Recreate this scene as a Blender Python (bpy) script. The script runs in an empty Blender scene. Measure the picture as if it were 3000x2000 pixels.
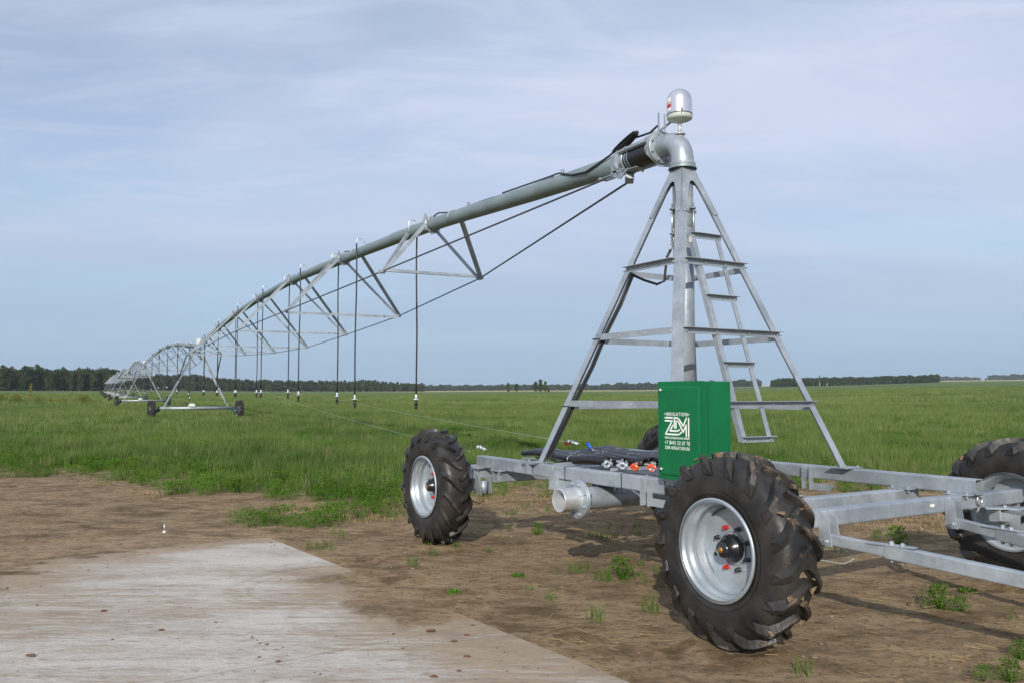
import bpy, math, random
import numpy as np
from mathutils import Vector, Matrix
R = math.radians
random.seed(7); rng = np.random.default_rng(7)
scene = bpy.context.scene
COL = scene.collection

# ------------------------------------------------------------------ camera
F_PX, PITCH, CAMH = 2460.0, 0.0628, 1.633
cam_d = bpy.data.cameras.new('camera'); cam = bpy.data.objects.new('camera', cam_d); COL.objects.link(cam)
cam_d.sensor_width = 36; cam_d.lens = 36 * F_PX / 3000
cam_d.clip_start = 0.05; cam_d.clip_end = 12000
cam.location = (0, 0, CAMH); cam.rotation_euler = (math.pi / 2 + PITCH, 0, 0)
scene.camera = cam

# ------------------------------------------------------------------ world: physical sky with thin high cloud
SUN_AZ, SUN_EL = 188.5, 24.3           # compass style: 0 = camera forward (+Y), clockwise
w = bpy.data.worlds.new('World'); scene.world = w; w.use_nodes = True
nt = w.node_tree; nt.nodes.clear(); L = nt.links.new
def N(t, **k):
    n = nt.nodes.new(t)
    for a, b in k.items(): setattr(n, a, b)
    return n
out = N('ShaderNodeOutputWorld'); bg = N('ShaderNodeBackground'); L(bg.outputs[0], out.inputs[0])
sky = N('ShaderNodeTexSky', sky_type='NISHITA', sun_disc=False, sun_elevation=R(SUN_EL), sun_rotation=R(SUN_AZ), altitude=150, air_density=1.0, dust_density=0.6, ozone_density=2.2)
bg.inputs[1].default_value = 0.112
tc = N('ShaderNodeTexCoord'); sep = N('ShaderNodeSeparateXYZ'); L(tc.outputs['Generated'], sep.inputs[0])
def M(op, a, b=None, c=None):
    n = N('ShaderNodeMath', operation=op)
    for i, v in enumerate((a, b, c)):
        if v is None: continue
        if isinstance(v, (int, float)): n.inputs[i].default_value = v
        else: L(v, n.inputs[i])
    return n.outputs[0]
zc = M('MAXIMUM', sep.outputs[2], 0.0)
den = M('ADD', zc, 0.10)
cx_ = M('DIVIDE', sep.outputs[0], den); cy_ = M('DIVIDE', sep.outputs[1], den)
cmb = N('ShaderNodeCombineXYZ'); L(cx_, cmb.inputs[0]); L(cy_, cmb.inputs[1])
def cloud(rot, scale, sc, detail, rough, dist, off):
    mp = N('ShaderNodeMapping'); mp.inputs['Rotation'].default_value = (0, 0, R(rot)); mp.inputs['Scale'].default_value = scale; mp.inputs['Location'].default_value = off
    L(cmb.outputs[0], mp.inputs[0])
    n = N('ShaderNodeTexNoise'); n.inputs['Scale'].default_value = sc; n.inputs['Detail'].default_value = detail; n.inputs['Roughness'].default_value = rough; n.inputs['Distortion'].default_value = dist
    L(mp.outputs[0], n.inputs['Vector']); return n.outputs[0]
c1 = cloud(12, (0.5, 1.0, 1), 0.60, 7, 0.50, 0.5, (3.1, 0.4, 0))
c2 = cloud(-16, (0.6, 1.5, 1), 2.2, 10, 0.60, 0.9, (1.0, 7, 0))
c3 = cloud(20, (0.6, 1.3, 1), 0.45, 4, 0.5, 0.2, (8.2, 2.7, 0))
def ramp(v, a, b, lo=0.0, hi=1.0):
    n = N('ShaderNodeMapRange', interpolation_type='SMOOTHSTEP'); L(v, n.inputs[0])
    n.inputs[1].default_value = a; n.inputs[2].default_value = b; n.inputs[3].default_value = lo; n.inputs[4].default_value = hi
    return n.outputs[0]
veil = ramp(c1, 0.36, 0.58, 0.42, 0.92)
wisp = M('MULTIPLY', ramp(c2, 0.44, 0.70), 0.20)
fac = M('ADD', veil, wisp)
fac = M('MINIMUM', fac, 0.95)
cc = N('ShaderNodeMix', data_type='RGBA')                        # cloud tone: grey-blue to pale
L(ramp(c3, 0.36, 0.64), cc.inputs[0])
cc.inputs[6].default_value = (4.20, 4.80, 6.35, 1); cc.inputs[7].default_value = (5.25, 5.78, 7.05, 1)
mx = N('ShaderNodeMix', data_type='RGBA'); L(fac, mx.inputs[0])
tint = N('ShaderNodeMix', data_type='RGBA', blend_type='MULTIPLY'); tint.inputs[0].default_value = 1.0
L(sky.outputs[0], tint.inputs[6]); tint.inputs[7].default_value = (1.0, 1.0, 1.0, 1)
L(tint.outputs[2], mx.inputs[6]); L(cc.outputs[2], mx.inputs[7])
hz = N('ShaderNodeMix', data_type='RGBA'); L(ramp(zc, 0.0, 0.26, 1.0, 0.0), hz.inputs[0]); L(mx.outputs[2], hz.inputs[6]); hz.inputs[7].default_value = (2.95, 4.12, 5.45, 1)   # hazy blue air low over the horizon
L(hz.outputs[2], bg.inputs[0])

# ------------------------------------------------------------------ sun
sd = bpy.data.lights.new('sun', 'SUN'); sun = bpy.data.objects.new('sun', sd); COL.objects.link(sun)
sd.energy = 3.7; sd.angle = R(0.55); sd.color = (1.0, 0.94, 0.86)
sx, sy = math.sin(R(SUN_AZ)), math.cos(R(SUN_AZ))
sdir = Vector((sx * math.cos(R(SUN_EL)), sy * math.cos(R(SUN_EL)), math.sin(R(SUN_EL))))
sun.rotation_euler = (-sdir).to_track_quat('-Z', 'Y').to_euler(); sun.location = (0, -20, 20)
scene.view_settings.view_transform = 'Standard'; scene.view_settings.look = 'None'
scene.view_settings.exposure = 0.2; scene.view_settings.gamma = 1.0
scene.view_settings.use_curve_mapping = False

# ------------------------------------------------------------------ tagging and linking
def tag(o, label=None, cat=None, group=None, kind=None):
    if label: o['label'] = label
    if cat: o['category'] = cat
    if group: o['group'] = group
    if kind: o['kind'] = kind
    return o
def empty(name, loc=(0, 0, 0), rz=0.0, parent=None):
    o = bpy.data.objects.new(name, None); COL.objects.link(o); o.location = loc; o.rotation_euler = (0, 0, rz)
    o.empty_display_size = 0.2
    if parent: o.parent = parent
    return o
def copy_tree(o, parent=None):
    c = o.copy(); COL.objects.link(c); c.parent = parent
    for ch in o.children: copy_tree(ch, c)
    return c

# ------------------------------------------------------------------ mesh builder
class MB:
    def __init__(s): s.v = []; s.f = []; s.sm = []
    def add(s, vs, fs, smooth=False):
        n = len(s.v); s.v += [tuple(v) for v in vs]; s.f += [tuple(i + n for i in f) for f in fs]; s.sm += [smooth] * len(fs)
    def loops(s, rings, smooth=False, caps=True, closed=True):
        k = len(rings[0]); vs = [p for r in rings for p in r]; fs = []
        for i in range(len(rings) - 1):
            for j in range(k if closed else k - 1):
                a = i * k + j; b = i * k + (j + 1) % k; fs.append((a, b, b + k, a + k))
        n = len(s.v); s.add(vs, fs, smooth)
        if caps and closed:
            s.f.append(tuple(n + j for j in range(k))[::-1]); s.f.append(tuple(n + (len(rings) - 1) * k + j for j in range(k))); s.sm += [False, False]
    @staticmethod
    def frame(a, b, up=(0, 0, 1)):
        a, b = Vector(a), Vector(b); d = (b - a).normalized(); u = Vector(up)
        if abs(d.dot(u)) > 0.99: u = Vector((1, 0, 0))
        x = d.cross(u).normalized(); y = x.cross(d).normalized(); return a, b, d, x, y
    def beam(s, a, b, wd, h, up=(0, 0, 1), r=0.006, hollow=0.0):
        a, b, d, x, y = s.frame(a, b, up); hw, hh = wd / 2, h / 2; r = min(r, hw * .9, hh * .9); q = r * .3
        def pr(hw, hh, r, q):
            return [(hw - r, -hh), (hw - q, -hh + q), (hw, -hh + r), (hw, hh - r), (hw - q, hh - q), (hw - r, hh), (-hw + r, hh), (-hw + q, hh - q), (-hw, hh - r), (-hw, -hh + r), (-hw + q, -hh + q), (-hw + r, -hh)]
        P = pr(hw, hh, r, q)
        if not hollow:
            s.loops([[p + x * u + y * v for u, v in P] for p in (a, b)]); return
        t = hollow; P2 = pr(hw - t, hh - t, r * .5, q * .5); i = d * 0.25
        s.loops([[p + x * u + y * v for u, v in Q] for p, Q in ((a + i, P2), (a, P2), (a, P), (b, P), (b, P2), (b - i, P2))], caps=True)
    def box(s, c, sz, rot=None, r=0.0):
        c = Vector(c); m = rot or Matrix.Identity(3); X = m @ Vector((1, 0, 0)); Y = m @ Vector((0, 1, 0))
        s.beam(c - Y * sz[1] / 2, c + Y * sz[1] / 2, sz[0], sz[2], up=m @ Vector((0, 0, 1)), r=max(r, 1e-4))
    def tube(s, pts, r, n=10, smooth=True, caps=True):
        pts = [Vector(p) for p in pts]; rs = r if isinstance(r, (list, tuple)) else [r] * len(pts); rings = []; px = None
        for i, p in enumerate(pts):
            d = (pts[min(i + 1, len(pts) - 1)] - pts[max(i - 1, 0)]).normalized()
            if px is None:
                u = Vector((0, 0, 1)) if abs(d.z) < .9 else Vector((1, 0, 0)); px = d.cross(u).normalized()
            px = (px - d * px.dot(d)).normalized(); py = d.cross(px)
            rings.append([p + (px * math.cos(t) + py * math.sin(t)) * rs[i] for t in (2 * math.pi * k / n for k in range(n))])
        s.loops(rings, smooth, caps)
    def lathe(s, prof, a, d, n=32, smooth=True, caps=False, closed_prof=False):
        a = Vector(a); d = Vector(d).normalized(); u = Vector((0, 0, 1)) if abs(d.z) < .9 else Vector((1, 0, 0)); x = d.cross(u).normalized(); y = d.cross(x)
        pr = list(prof) + ([prof[0]] if closed_prof else [])
        s.loops([[a + d * h + (x * math.cos(t) + y * math.sin(t)) * r for t in (2 * math.pi * k / n for k in range(n))] for r, h in pr], smooth, caps)
    def angle(s, a, b, n1, n2, leg=0.07, t=0.006):
        """L section: heel on the line a-b, flanges along n1 and n2"""
        a, b = Vector(a), Vector(b); n1, n2 = Vector(n1).normalized(), Vector(n2).normalized()
        P = [(0, 0), (leg, 0), (leg, t), (t, t), (t, leg), (0, leg)]
        s.loops([[p + n1 * u + n2 * v for u, v in P] for p in (a, b)])
    def plate(s, poly, nrm, t):
        nrm = Vector(nrm).normalized() * t; s.loops([[Vector(p) for p in poly], [Vector(p) + nrm for p in poly]])
    def bolt(s, p, d, r=0.012, h=0.012):
        s.lathe([(r, 0), (r, h), (r * .5, h * 1.4)], p, d, n=6, smooth=False, caps=True)
    def mesh(s, name):
        me = bpy.data.meshes.new(name); me.from_pydata(s.v, [], s.f); me.polygons.foreach_set('use_smooth', s.sm); me.update(); return me
    def build(s, name, mat, parent=None, off=(0, 0, 0), fix=True):
        if any(off): o_ = Vector(off); s.v = [tuple(Vector(v) - o_) for v in s.v]
        me = s.mesh(name)
        if fix:
            import bmesh
            bm = bmesh.new(); bm.from_mesh(me); bmesh.ops.recalc_face_normals(bm, faces=bm.faces); bm.to_mesh(me); bm.free()
        me.materials.append(mat); o = bpy.data.objects.new(name, me); COL.objects.link(o)
        if parent: o.parent = parent
        return o

# ------------------------------------------------------------------ materials
def newmat(name):
    m = bpy.data.materials.new(name); m.use_nodes = True; t = m.node_tree; b = t.nodes['Principled BSDF']; return m, t, b
def nd(t, ty, **k):
    n = t.nodes.new(ty)
    for a, b in k.items(): setattr(n, a, b)
    return n
def noise(t, vec, scale, detail=4, rough=.55, dist=0):
    n = nd(t, 'ShaderNodeTexNoise'); n.inputs['Scale'].default_value = scale; n.inputs['Detail'].default_value = detail
    n.inputs['Roughness'].default_value = rough; n.inputs['Distortion'].default_value = dist
    if vec is not None: t.links.new(vec, n.inputs['Vector'])
    return n.outputs[0]
def mr(t, v, a, b, lo=0, hi=1, smooth=True):
    n = nd(t, 'ShaderNodeMapRange', interpolation_type='SMOOTHSTEP' if smooth else 'LINEAR'); t.links.new(v, n.inputs[0])
    for i, x in enumerate((a, b, lo, hi)): n.inputs[i + 1].default_value = x
    return n.outputs[0]
def mix(t, f, a, b, blend='MIX'):
    n = nd(t, 'ShaderNodeMix', data_type='RGBA', blend_type=blend)
    for i, x in ((0, f), (6, a), (7, b)):
        if isinstance(x, (int, float)): n.inputs[i].default_value = x
        elif isinstance(x, tuple): n.inputs[i].default_value = (*x, 1) if len(x) == 3 else x
        else: t.links.new(x, n.inputs[i])
    return n.outputs[2]
def mt(t, op, a, b=0.0):
    n = nd(t, 'ShaderNodeMath', operation=op)
    for i, x in enumerate((a, b)):
        if isinstance(x, (int, float)): n.inputs[i].default_value = x
        else: t.links.new(x, n.inputs[i])
    return n.outputs[0]
def bump(t, b, h, strength=.3, dist=.01):
    n = nd(t, 'ShaderNodeBump'); n.inputs['Strength'].default_value = strength; n.inputs['Distance'].default_value = dist
    t.links.new(h, n.inputs['Height']); t.links.new(n.outputs[0], b.inputs['Normal'])
def objco(t): return nd(t, 'ShaderNodeTexCoord').outputs['Object']
def plain(name, col, rough=.5, metal=0.0, coat=0.0, var=0.0, scale=20):
    m, t, b = newmat(name); b.inputs['Roughness'].default_value = rough; b.inputs['Metallic'].default_value = metal
    b.inputs['Coat Weight'].default_value = coat
    if var:
        n = noise(t, objco(t), scale); f = mr(t, n, .3, .7)
        t.links.new(mix(t, f, tuple(c * (1 - var) for c in col), tuple(min(1, c * (1 + var)) for c in col)), b.inputs['Base Color'])
    else: b.inputs['Base Color'].default_value = (*col, 1)
    return m
def galv(name, lo, hi, rough=.46, metal=.45):
    m, t, b = newmat(name); co = objco(t)
    n1 = noise(t, co, 3.5, 5, .6, .4); n2 = noise(t, co, 42, 3, .6)
    v = nd(t, 'ShaderNodeTexVoronoi', feature='F1'); v.inputs['Scale'].default_value = 28; t.links.new(co, v.inputs['Vector'])
    vc = nd(t, 'ShaderNodeSeparateColor'); t.links.new(v.outputs['Color'], vc.inputs[0])
    f = mt(t, 'ADD', mt(t, 'MULTIPLY', mr(t, n1, .3, .7), .55), mt(t, 'ADD', mt(t, 'MULTIPLY', mr(t, n2, .3, .7), .12), mt(t, 'MULTIPLY', vc.outputs[0], .14)))
    t.links.new(mix(t, f, lo, hi), b.inputs['Base Color']); b.inputs['Metallic'].default_value = metal
    t.links.new(mr(t, n1, .25, .75, rough - .08, rough + .12), b.inputs['Roughness'])
    bump(t, b, n1, .10, .004); return m
GALV = galv('galvanised_steel', (.26, .30, .335), (.50, .545, .575))
GALVP = galv('galvanised_pipe', (.19, .24, .245), (.29, .355, .355), .48, .35)
ZINC = galv('bright_zinc', (.55, .57, .58), (.75, .77, .78), .35, .55)
RIMM = galv('wheel_zinc', (.34, .385, .415), (.50, .55, .585), .36, .5)
BOLT = plain('bolt_zinc', (.6, .6, .6), .3, .8)
BLACK = plain('black_cable', (.012, .012, .014), .45)
RUB = plain('black_rubber', (.014, .014, .016), .38, var=.3)
DARKST = plain('dark_steel_rod', (.10, .11, .13), .42, .6)
HUBM = plain('black_hub_paint', (.010, .010, .012), .22, coat=.6)
RED = plain('red_paint', (.45, .02, .015), .4)
ORANGE = plain('orange_paint', (.75, .085, .015), .4, coat=.3)
BLUE = plain('blue_plastic', (.01, .10, .50), .4)
INNER = plain('pipe_inside', (.30, .33, .34), .6, .3)
SILV = plain('dome_aluminium', (.80, .77, .79), .27, .92)
DOMEB = plain('dome_base_grey', (.50, .56, .50), .5)
WHITE = plain('white_lettering', (.82, .84, .80), .5)
STICK = plain('white_sticker', (.72, .72, .68), .5)
BRASS = plain('brass_plug', (.45, .22, .05), .4, .6)
BROWNPL = plain('brown_nozzle', (.16, .06, .03), .5)
GREEN = plain('green_paint', (.001, .132, .042), .45, coat=.05, var=.10, scale=5)
GREEN.node_tree.nodes['Principled BSDF'].inputs['Specular IOR Level'].default_value = .35
WIRE = plain('galvanised_wire', (.50, .54, .52), .4, .5)

def tyre_mat(name, mud, col):
    m, t, b = newmat(name); co = objco(t); sp = nd(t, 'ShaderNodeSeparateXYZ'); t.links.new(co, sp.inputs[0])
    rad = mt(t, 'SQRT', mt(t, 'ADD', mt(t, 'POWER', sp.outputs[0], 2.0), mt(t, 'POWER', sp.outputs[2], 2.0)))
    n = noise(t, co, 9, 6, .65); n2 = noise(t, co, 60, 4, .6)
    tread = mr(t, rad, .598, .618)
    k = mt(t, 'MULTIPLY', tread, mr(t, n, .72 - mud * .30, .80 - mud * .25))
    base = mix(t, mr(t, noise(t, co, 5, 5), .35, .7), (.012, .0115, .011), (.036, .032, .028))
    t.links.new(mix(t, k, base, mix(t, n2, tuple(c * .6 for c in col), col)), b.inputs['Base Color'])
    t.links.new(mr(t, n, .3, .7, .34, .62), b.inputs['Roughness'])
    bump(t, b, mt(t, 'ADD', n2, mt(t, 'MULTIPLY', k, 2.0)), .35, .006); return m
TYRE_MUD = tyre_mat('muddy_tyre_rubber', .70, (.16, .115, .07))
TYRE = tyre_mat('tyre_rubber', .62, (.095, .072, .045))

# ------------------------------------------------------------------ numpy value noise
_perm = rng.random((256, 256))
def vnoise(x, y):
    xi = np.floor(x).astype(int); yi = np.floor(y).astype(int); fx = x - xi; fy = y - yi
    fx = fx * fx * (3 - 2 * fx); fy = fy * fy * (3 - 2 * fy)
    g = lambda a, b: _perm[a & 255, b & 255]
    return (g(xi, yi) * (1 - fx) + g(xi + 1, yi) * fx) * (1 - fy) + (g(xi, yi + 1) * (1 - fx) + g(xi + 1, yi + 1) * fx) * fy
def fbm(x, y, o=4):
    s = 0; a = .5
    for i in range(o): s = s + a * vnoise(x * 2 ** i + 17.3 * i, y * 2 ** i + 9.1 * i); a *= .5
    return s

# ------------------------------------------------------------------ terrain
AZT = [-180, -60, -32, -24, -20, -6, 0, 9, 16, 20, 27, 32, 60, 180]
MT = [.006, .0072, .0072, .007, .0058, .0052, .006, .0064, .0104, .0122, .0155, .016, .016, .006]
def terrain(x, y):
    x = np.asarray(x, float); y = np.asarray(y, float); d = np.hypot(x, y); az = np.degrees(np.arctan2(x, y))
    return np.interp(az, AZT, MT) * (np.sqrt((d - 75) ** 2 + 40 ** 2) + (d - 75)) / 2 * np.clip((d - 15) / 60, 0, 1)
BX = [-60, -20, -10.66, -8, -5.5, -4.3, -3.55, -2.4, -1.9, -1.56, -.55, 1.15, 2.9, 4.9, 6.3, 8, 20, 60]
BY = [26, 20, 17.6, 15.9, 14.2, 13.3, 12.2, 11.2, 11.6, 12.6, 13.5, 14.0, 14.2, 14.9, 14.6, 14.4, 15, 20]
def edge(x, y):      # >0 in the grass
    return y - np.interp(x, BX, BY) + (fbm(x * .55 + 40, y * .55 + 3, 4) - .47) * 3.6 + (fbm(x * 2.1 + 4, y * 2.1 + 33, 3) - .44) * 2.0
TH = math.atan2(-0.85541, 0.51795)        # rotation of the trailer's long axis
CX, CY = 1.6535, 8.0221
U = Vector((0.51795, -0.85541, 0)); W = Vector((0.85541, 0.51795, 0))
# concrete slab: far corner, long edge towards the camera (U), short edge to the left (-W)
SC = Vector((-3.40, 10.55, 0)); SU = Vector((0.58, -0.8146, 0)).normalized(); SV = Vector((-SU.y, SU.x, 0)) * -1
def slabco(x, y):
    dx, dy = x - SC.x, y - SC.y
    return dx * SU.x + dy * SU.y, dx * SV.x + dy * SV.y
def ground_z(x, y):
    x = np.asarray(x, float); y = np.asarray(y, float)
    z = terrain(x, y); d = np.hypot(x, y); near = np.clip((45 - d) / 25, 0, 1)
    z = z + near * ((fbm(x * .5, y * .5, 3) - .45) * .05 + (fbm(x * 2.3 + 5, y * 2.3, 4) - .45) * .030 + (np.maximum(fbm(x * 9 + 5, y * 9, 3) - .50, 0)) * .06)
    for wx, wy in ((1.97, -1.42), (-2.46, -1.42), (-2.46, 2.03), (1.97, 2.03)):
        px_, py_ = CX + U.x * wx + W.x * wy, CY + U.y * wx + W.y * wy; u_ = (x - px_) * U.x + (y - py_) * U.y; v_ = (x - px_) * W.x + (y - py_) * W.y
        q_ = np.sqrt((u_ / 1.25) ** 2 + v_ ** 2); z = z + .030 * np.exp(-((q_ - .26) / .08) ** 2) * (.5 + fbm(x * 7, y * 7, 3)) - .02 * np.exp(-(q_ / .16) ** 2)
    a, b = slabco(x, y)
    ins = np.clip((a + .1) / .35, 0, 1) * np.clip((b + .06) / .12, 0, 1)
    z = z * (1 - ins) - .045 * ins
    rim = np.exp(-(b / .22) ** 2) * (a > -.3) * (fbm(x * .9 + 3, y * .9 + 1, 2) - .40) * .12
    return z + np.where(b < 0.03, np.maximum(rim, 0), np.maximum(rim, 0) * .75)
def axis(lo, hi, step, far, g=1.09):
    c = np.arange(lo, hi, step); up = []; s = step; v = hi
    while v < far: up.append(v); s *= g; v += s
    dn = []; s = step; v = lo - step
    while v > -(far if lo < 0 else 280): dn.append(v); s *= g; v -= s
    return np.array(dn[::-1] + list(c) + up + [far])
xs = axis(-8.5, 9.5, .05, 3100); ys = axis(2.2, 16, .05, 3300)
X, Y = np.meshgrid(xs, ys); Z = ground_z(X, Y); nx, ny = len(xs), len(ys)
vv = np.stack([X.ravel(), Y.ravel(), Z.ravel()], 1)
i = np.arange(nx * ny).reshape(ny, nx); ff = np.stack([i[:-1, :-1].ravel(), i[:-1, 1:].ravel(), i[1:, 1:].ravel(), i[1:, :-1].ravel()], 1)
me = bpy.data.meshes.new('ground'); me.vertices.add(len(vv)); me.vertices.foreach_set('co', vv.ravel()); me.loops.add(ff.size); me.loops.foreach_set('vertex_index', ff.ravel())
me.polygons.add(len(ff)); me.polygons.foreach_set('loop_start', np.arange(0, ff.size, 4)); me.polygons.foreach_set('use_smooth', np.ones(len(ff), bool)); me.update(calc_edges=True)
at = me.attributes.new('field', 'FLOAT', 'POINT'); at.data.foreach_set('value', (np.clip(edge(X, Y) / 1.0 + .5, 0, 1) * np.clip((np.hypot(X, Y) - 20) / 14, 0, 1)).ravel())
azg = np.degrees(np.arctan2(X, Y)); dg = np.hypot(X, Y)
bandv = np.clip((dg - 900) / 60, 0, 1) * np.clip((azg + 11) / 3, 0, 1) * np.where(azg > 14, np.clip((dg - 1500) / 80, 0, 1), 1)
at = me.attributes.new('stubble', 'FLOAT', 'POINT'); at.data.foreach_set('value', bandv.ravel())
ground = bpy.data.objects.new('ground', me); COL.objects.link(ground); tag(ground, kind='structure')
def soilcol(t, geo):
    mp = nd(t, 'ShaderNodeMapping'); mp.inputs['Scale'].default_value = (.55, 1.0, 1); mp.inputs['Rotation'].default_value = (0, 0, R(25)); t.links.new(geo, mp.inputs[0])
    nA = noise(t, geo, .9, 7, .62, .3); nB = noise(t, mp.outputs[0], 3.6, 9, .70, .5); nC = noise(t, geo, 22, 7, .72); nD = noise(t, geo, 110, 3, .7); nG = noise(t, mp.outputs[0], 13, 6, .7, .4)
    c = mix(t, mr(t, nB, .36, .64), (.132, .088, .044), (.318, .232, .134))
    c = mix(t, mr(t, nA, .42, .62, 0, .6), c, (.335, .246, .144))
    c = mix(t, mr(t, nG, .50, .62, 0, .55), c, (.085, .055, .032))
    c = mix(t, mr(t, nC, .52, .66, 0, .65), c, (.070, .045, .027))
    c = mix(t, mr(t, nD, .66, .76, 0, .8), c, (.48, .40, .29))
    return c, nC, nD
m, t, b = newmat('bare_soil_and_field'); geo = nd(t, 'ShaderNodeNewGeometry').outputs['Position']
fa = nd(t, 'ShaderNodeAttribute', attribute_name='field').outputs['Fac']; sa = nd(t, 'ShaderNodeAttribute', attribute_name='stubble').outputs['Fac']
soil, nC, nD = soilcol(t, geo)
nE = noise(t, geo, .045, 6, .6, .3); nF = noise(t, geo, .7, 6, .7)
grs = mix(t, mr(t, nE, .35, .65), (.090, .140, .040), (.155, .205, .070)); grs = mix(t, mr(t, nF, .3, .7, 0, .5), grs, (.055, .105, .018))
grs = mix(t, sa, grs, (.42, .36, .17))
nd_ = noise(t, geo, 2.0, 4)
t.links.new(mix(t, mr(t, mt(t, 'ADD', fa, mt(t, 'MULTIPLY', mt(t, 'SUBTRACT', nd_, .5), .8)), .40, .75), soil, grs), b.inputs['Base Color'])
b.inputs['Roughness'].default_value = .95; b.inputs['Specular IOR Level'].default_value = .15
bump(t, b, mt(t, 'ADD', mt(t, 'MULTIPLY', nC, 1.0), mt(t, 'MULTIPLY', nD, .35)), .75, .022)
me.materials.append(m)

# concrete slab
def slab():
    La, Lb = 9.5, 9.0; na, nb = 190, 120; vs = []; fs = []
    for a in np.linspace(0, La, na):
        for bb in np.linspace(0, Lb, nb):
            p = SC + SU * a + SV * bb; vs.append((p.x, p.y, .012 + .006 * float(fbm(np.array(a * 1.3), np.array(bb * 1.3), 2))))
    for i in range(na - 1):
        for j in range(nb - 1): fs.append((i * nb + j, i * nb + j + 1, (i + 1) * nb + j + 1, (i + 1) * nb + j))
    mb = MB(); mb.add(vs, fs, True)
    rim = [SC, SC + SU * La, SC + SU * La + SV * Lb, SC + SV * Lb]
    mb.loops([[Vector((p.x, p.y, -.12)) for p in rim], [Vector((p.x, p.y, .010)) for p in rim]])
    m, t, b = newmat('dirty_concrete'); geo = nd(t, 'ShaderNodeNewGeometry').outputs['Position']
    def mapped(scale, rot, loc=(0, 0, 0)):
        mp = nd(t, 'ShaderNodeMapping', vector_type='POINT'); mp.inputs['Rotation'].default_value = (0, 0, R(rot)); mp.inputs['Scale'].default_value = scale; mp.inputs['Location'].default_value = loc
        t.links.new(geo, mp.inputs[0]); return mp.outputs[0]
    # x' runs along the drag marks after the rotation
    st = mapped((.45, 1.9, 1), -24, (1.7, 3, 0)); st2 = mapped((.40, 9.0, 1), -22)
    s1 = noise(t, st, 1.5, 8, .66, .5); s2 = noise(t, st2, 2.2, 6, .7, .3); s3 = noise(t, geo, .55, 5, .6, .4); s4 = noise(t, geo, 55, 5, .7); s5 = noise(t, geo, 9, 6, .7, .5)
    con = mix(t, mr(t, s4, .35, .65), (.46, .425, .375), (.61, .575, .52))
    soil_, sC, sD = soilcol(t, geo); dust = mix(t, .5, soil_, (.42, .335, .245))
    pos = nd(t, 'ShaderNodeSeparateXYZ'); t.links.new(geo, pos.inputs[0])
    def lin(o, vx, vy):   # projection on a direction
        return mt(t, 'ADD', mt(t, 'MULTIPLY', mt(t, 'SUBTRACT', pos.outputs[0], o[0]), vx), mt(t, 'MULTIPLY', mt(t, 'SUBTRACT', pos.outputs[1], o[1]), vy))
    a = lin((SC.x, SC.y), SU.x, SU.y)
    cover = mr(t, a, .75, 1.55, 1, 0)                       # soil blown over the far end
    side = mr(t, pos.outputs[0], -4.6, -2.9, .22, 0)        # left side dusty
    def ring(c, r, wd):
        dx = mt(t, 'SUBTRACT', pos.outputs[0], c[0]); dy = mt(t, 'SUBTRACT', pos.outputs[1], c[1])
        rr = mt(t, 'SQRT', mt(t, 'ADD', mt(t, 'MULTIPLY', dx, dx), mt(t, 'MULTIPLY', dy, dy)))
        rr = mt(t, 'ADD', rr, mt(t, 'MULTIPLY', mt(t, 'SUBTRACT', s5, .5), .12))
        q = mt(t, 'ABSOLUTE', mt(t, 'SUBTRACT', rr, r)); return mr(t, q, 0, wd, .38, 0)
    rg = mt(t, 'ADD', ring((-1.55, 7.25), .80, .10), mt(t, 'ADD', ring((-1.55, 7.25), .66, .05), ring((-1.0, 6.35), .62, .09)))
    edgeb = lin((SC.x, SC.y), SV.x, SV.y)
    spill = mt(t, 'MULTIPLY', mr(t, edgeb, .15, 1.3, .25, 0), mr(t, a, 2.4, 3.6, 0, 1))
    s6 = noise(t, mapped((1.0, 3.2, 1), -24), 9, 5, .7, .4); s7 = noise(t, geo, .9, 3, .5, .6)
    k = mt(t, 'ADD', mt(t, 'MULTIPLY', s1, .80), mt(t, 'MULTIPLY', s3, .45)); k = mt(t, 'ADD', k, mt(t, 'MULTIPLY', mt(t, 'MULTIPLY', mt(t, 'SUBTRACT', s2, .5), 1.0), mr(t, s7, .42, .62)))
    k = mt(t, 'ADD', k, mt(t, 'MULTIPLY', s6, .50)); k = mt(t, 'ADD', k, .02)
    k = mt(t, 'ADD', mt(t, 'ADD', k, side), mt(t, 'ADD', cover, mt(t, 'ADD', mt(t, 'MULTIPLY', rg, .20), spill)))
    kk = mt(t, 'ADD', k, mt(t, 'MULTIPLY', mt(t, 'SUBTRACT', s4, .5), .35)); f = mr(t, kk, .80, 1.16, .04, .95); f = mt(t, 'MAXIMUM', f, mr(t, mt(t, 'MULTIPLY', s5, s2), .32, .37, 0, .85))
    left = mt(t, 'MULTIPLY', mr(t, mt(t, 'ADD', pos.outputs[0], mt(t, 'MULTIPLY', mt(t, 'SUBTRACT', s1, .5), 3.0)), -4.9, -3.5, 1.0, 0), mr(t, a, 1.0, 5.5, 1, .55)); cover = mt(t, 'MAXIMUM', cover, left)
    for ja in (2.95, 5.50):      # joints between the poured panels
        jl = mr(t, mt(t, 'ABSOLUTE', mt(t, 'SUBTRACT', mt(t, 'ADD', a, mt(t, 'MULTIPLY', mt(t, 'SUBTRACT', s5, .5), .03)), ja)), .004, .013, .35, 0); con = mix(t, jl, con, (.12, .085, .06)); dust = mix(t, mt(t, 'MULTIPLY', jl, .6), dust, (.12, .085, .06))
    fleck = mt(t, 'MULTIPLY', mr(t, s6, .60, .68), .75); con = mix(t, fleck, con, (.20, .125, .085))
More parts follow.
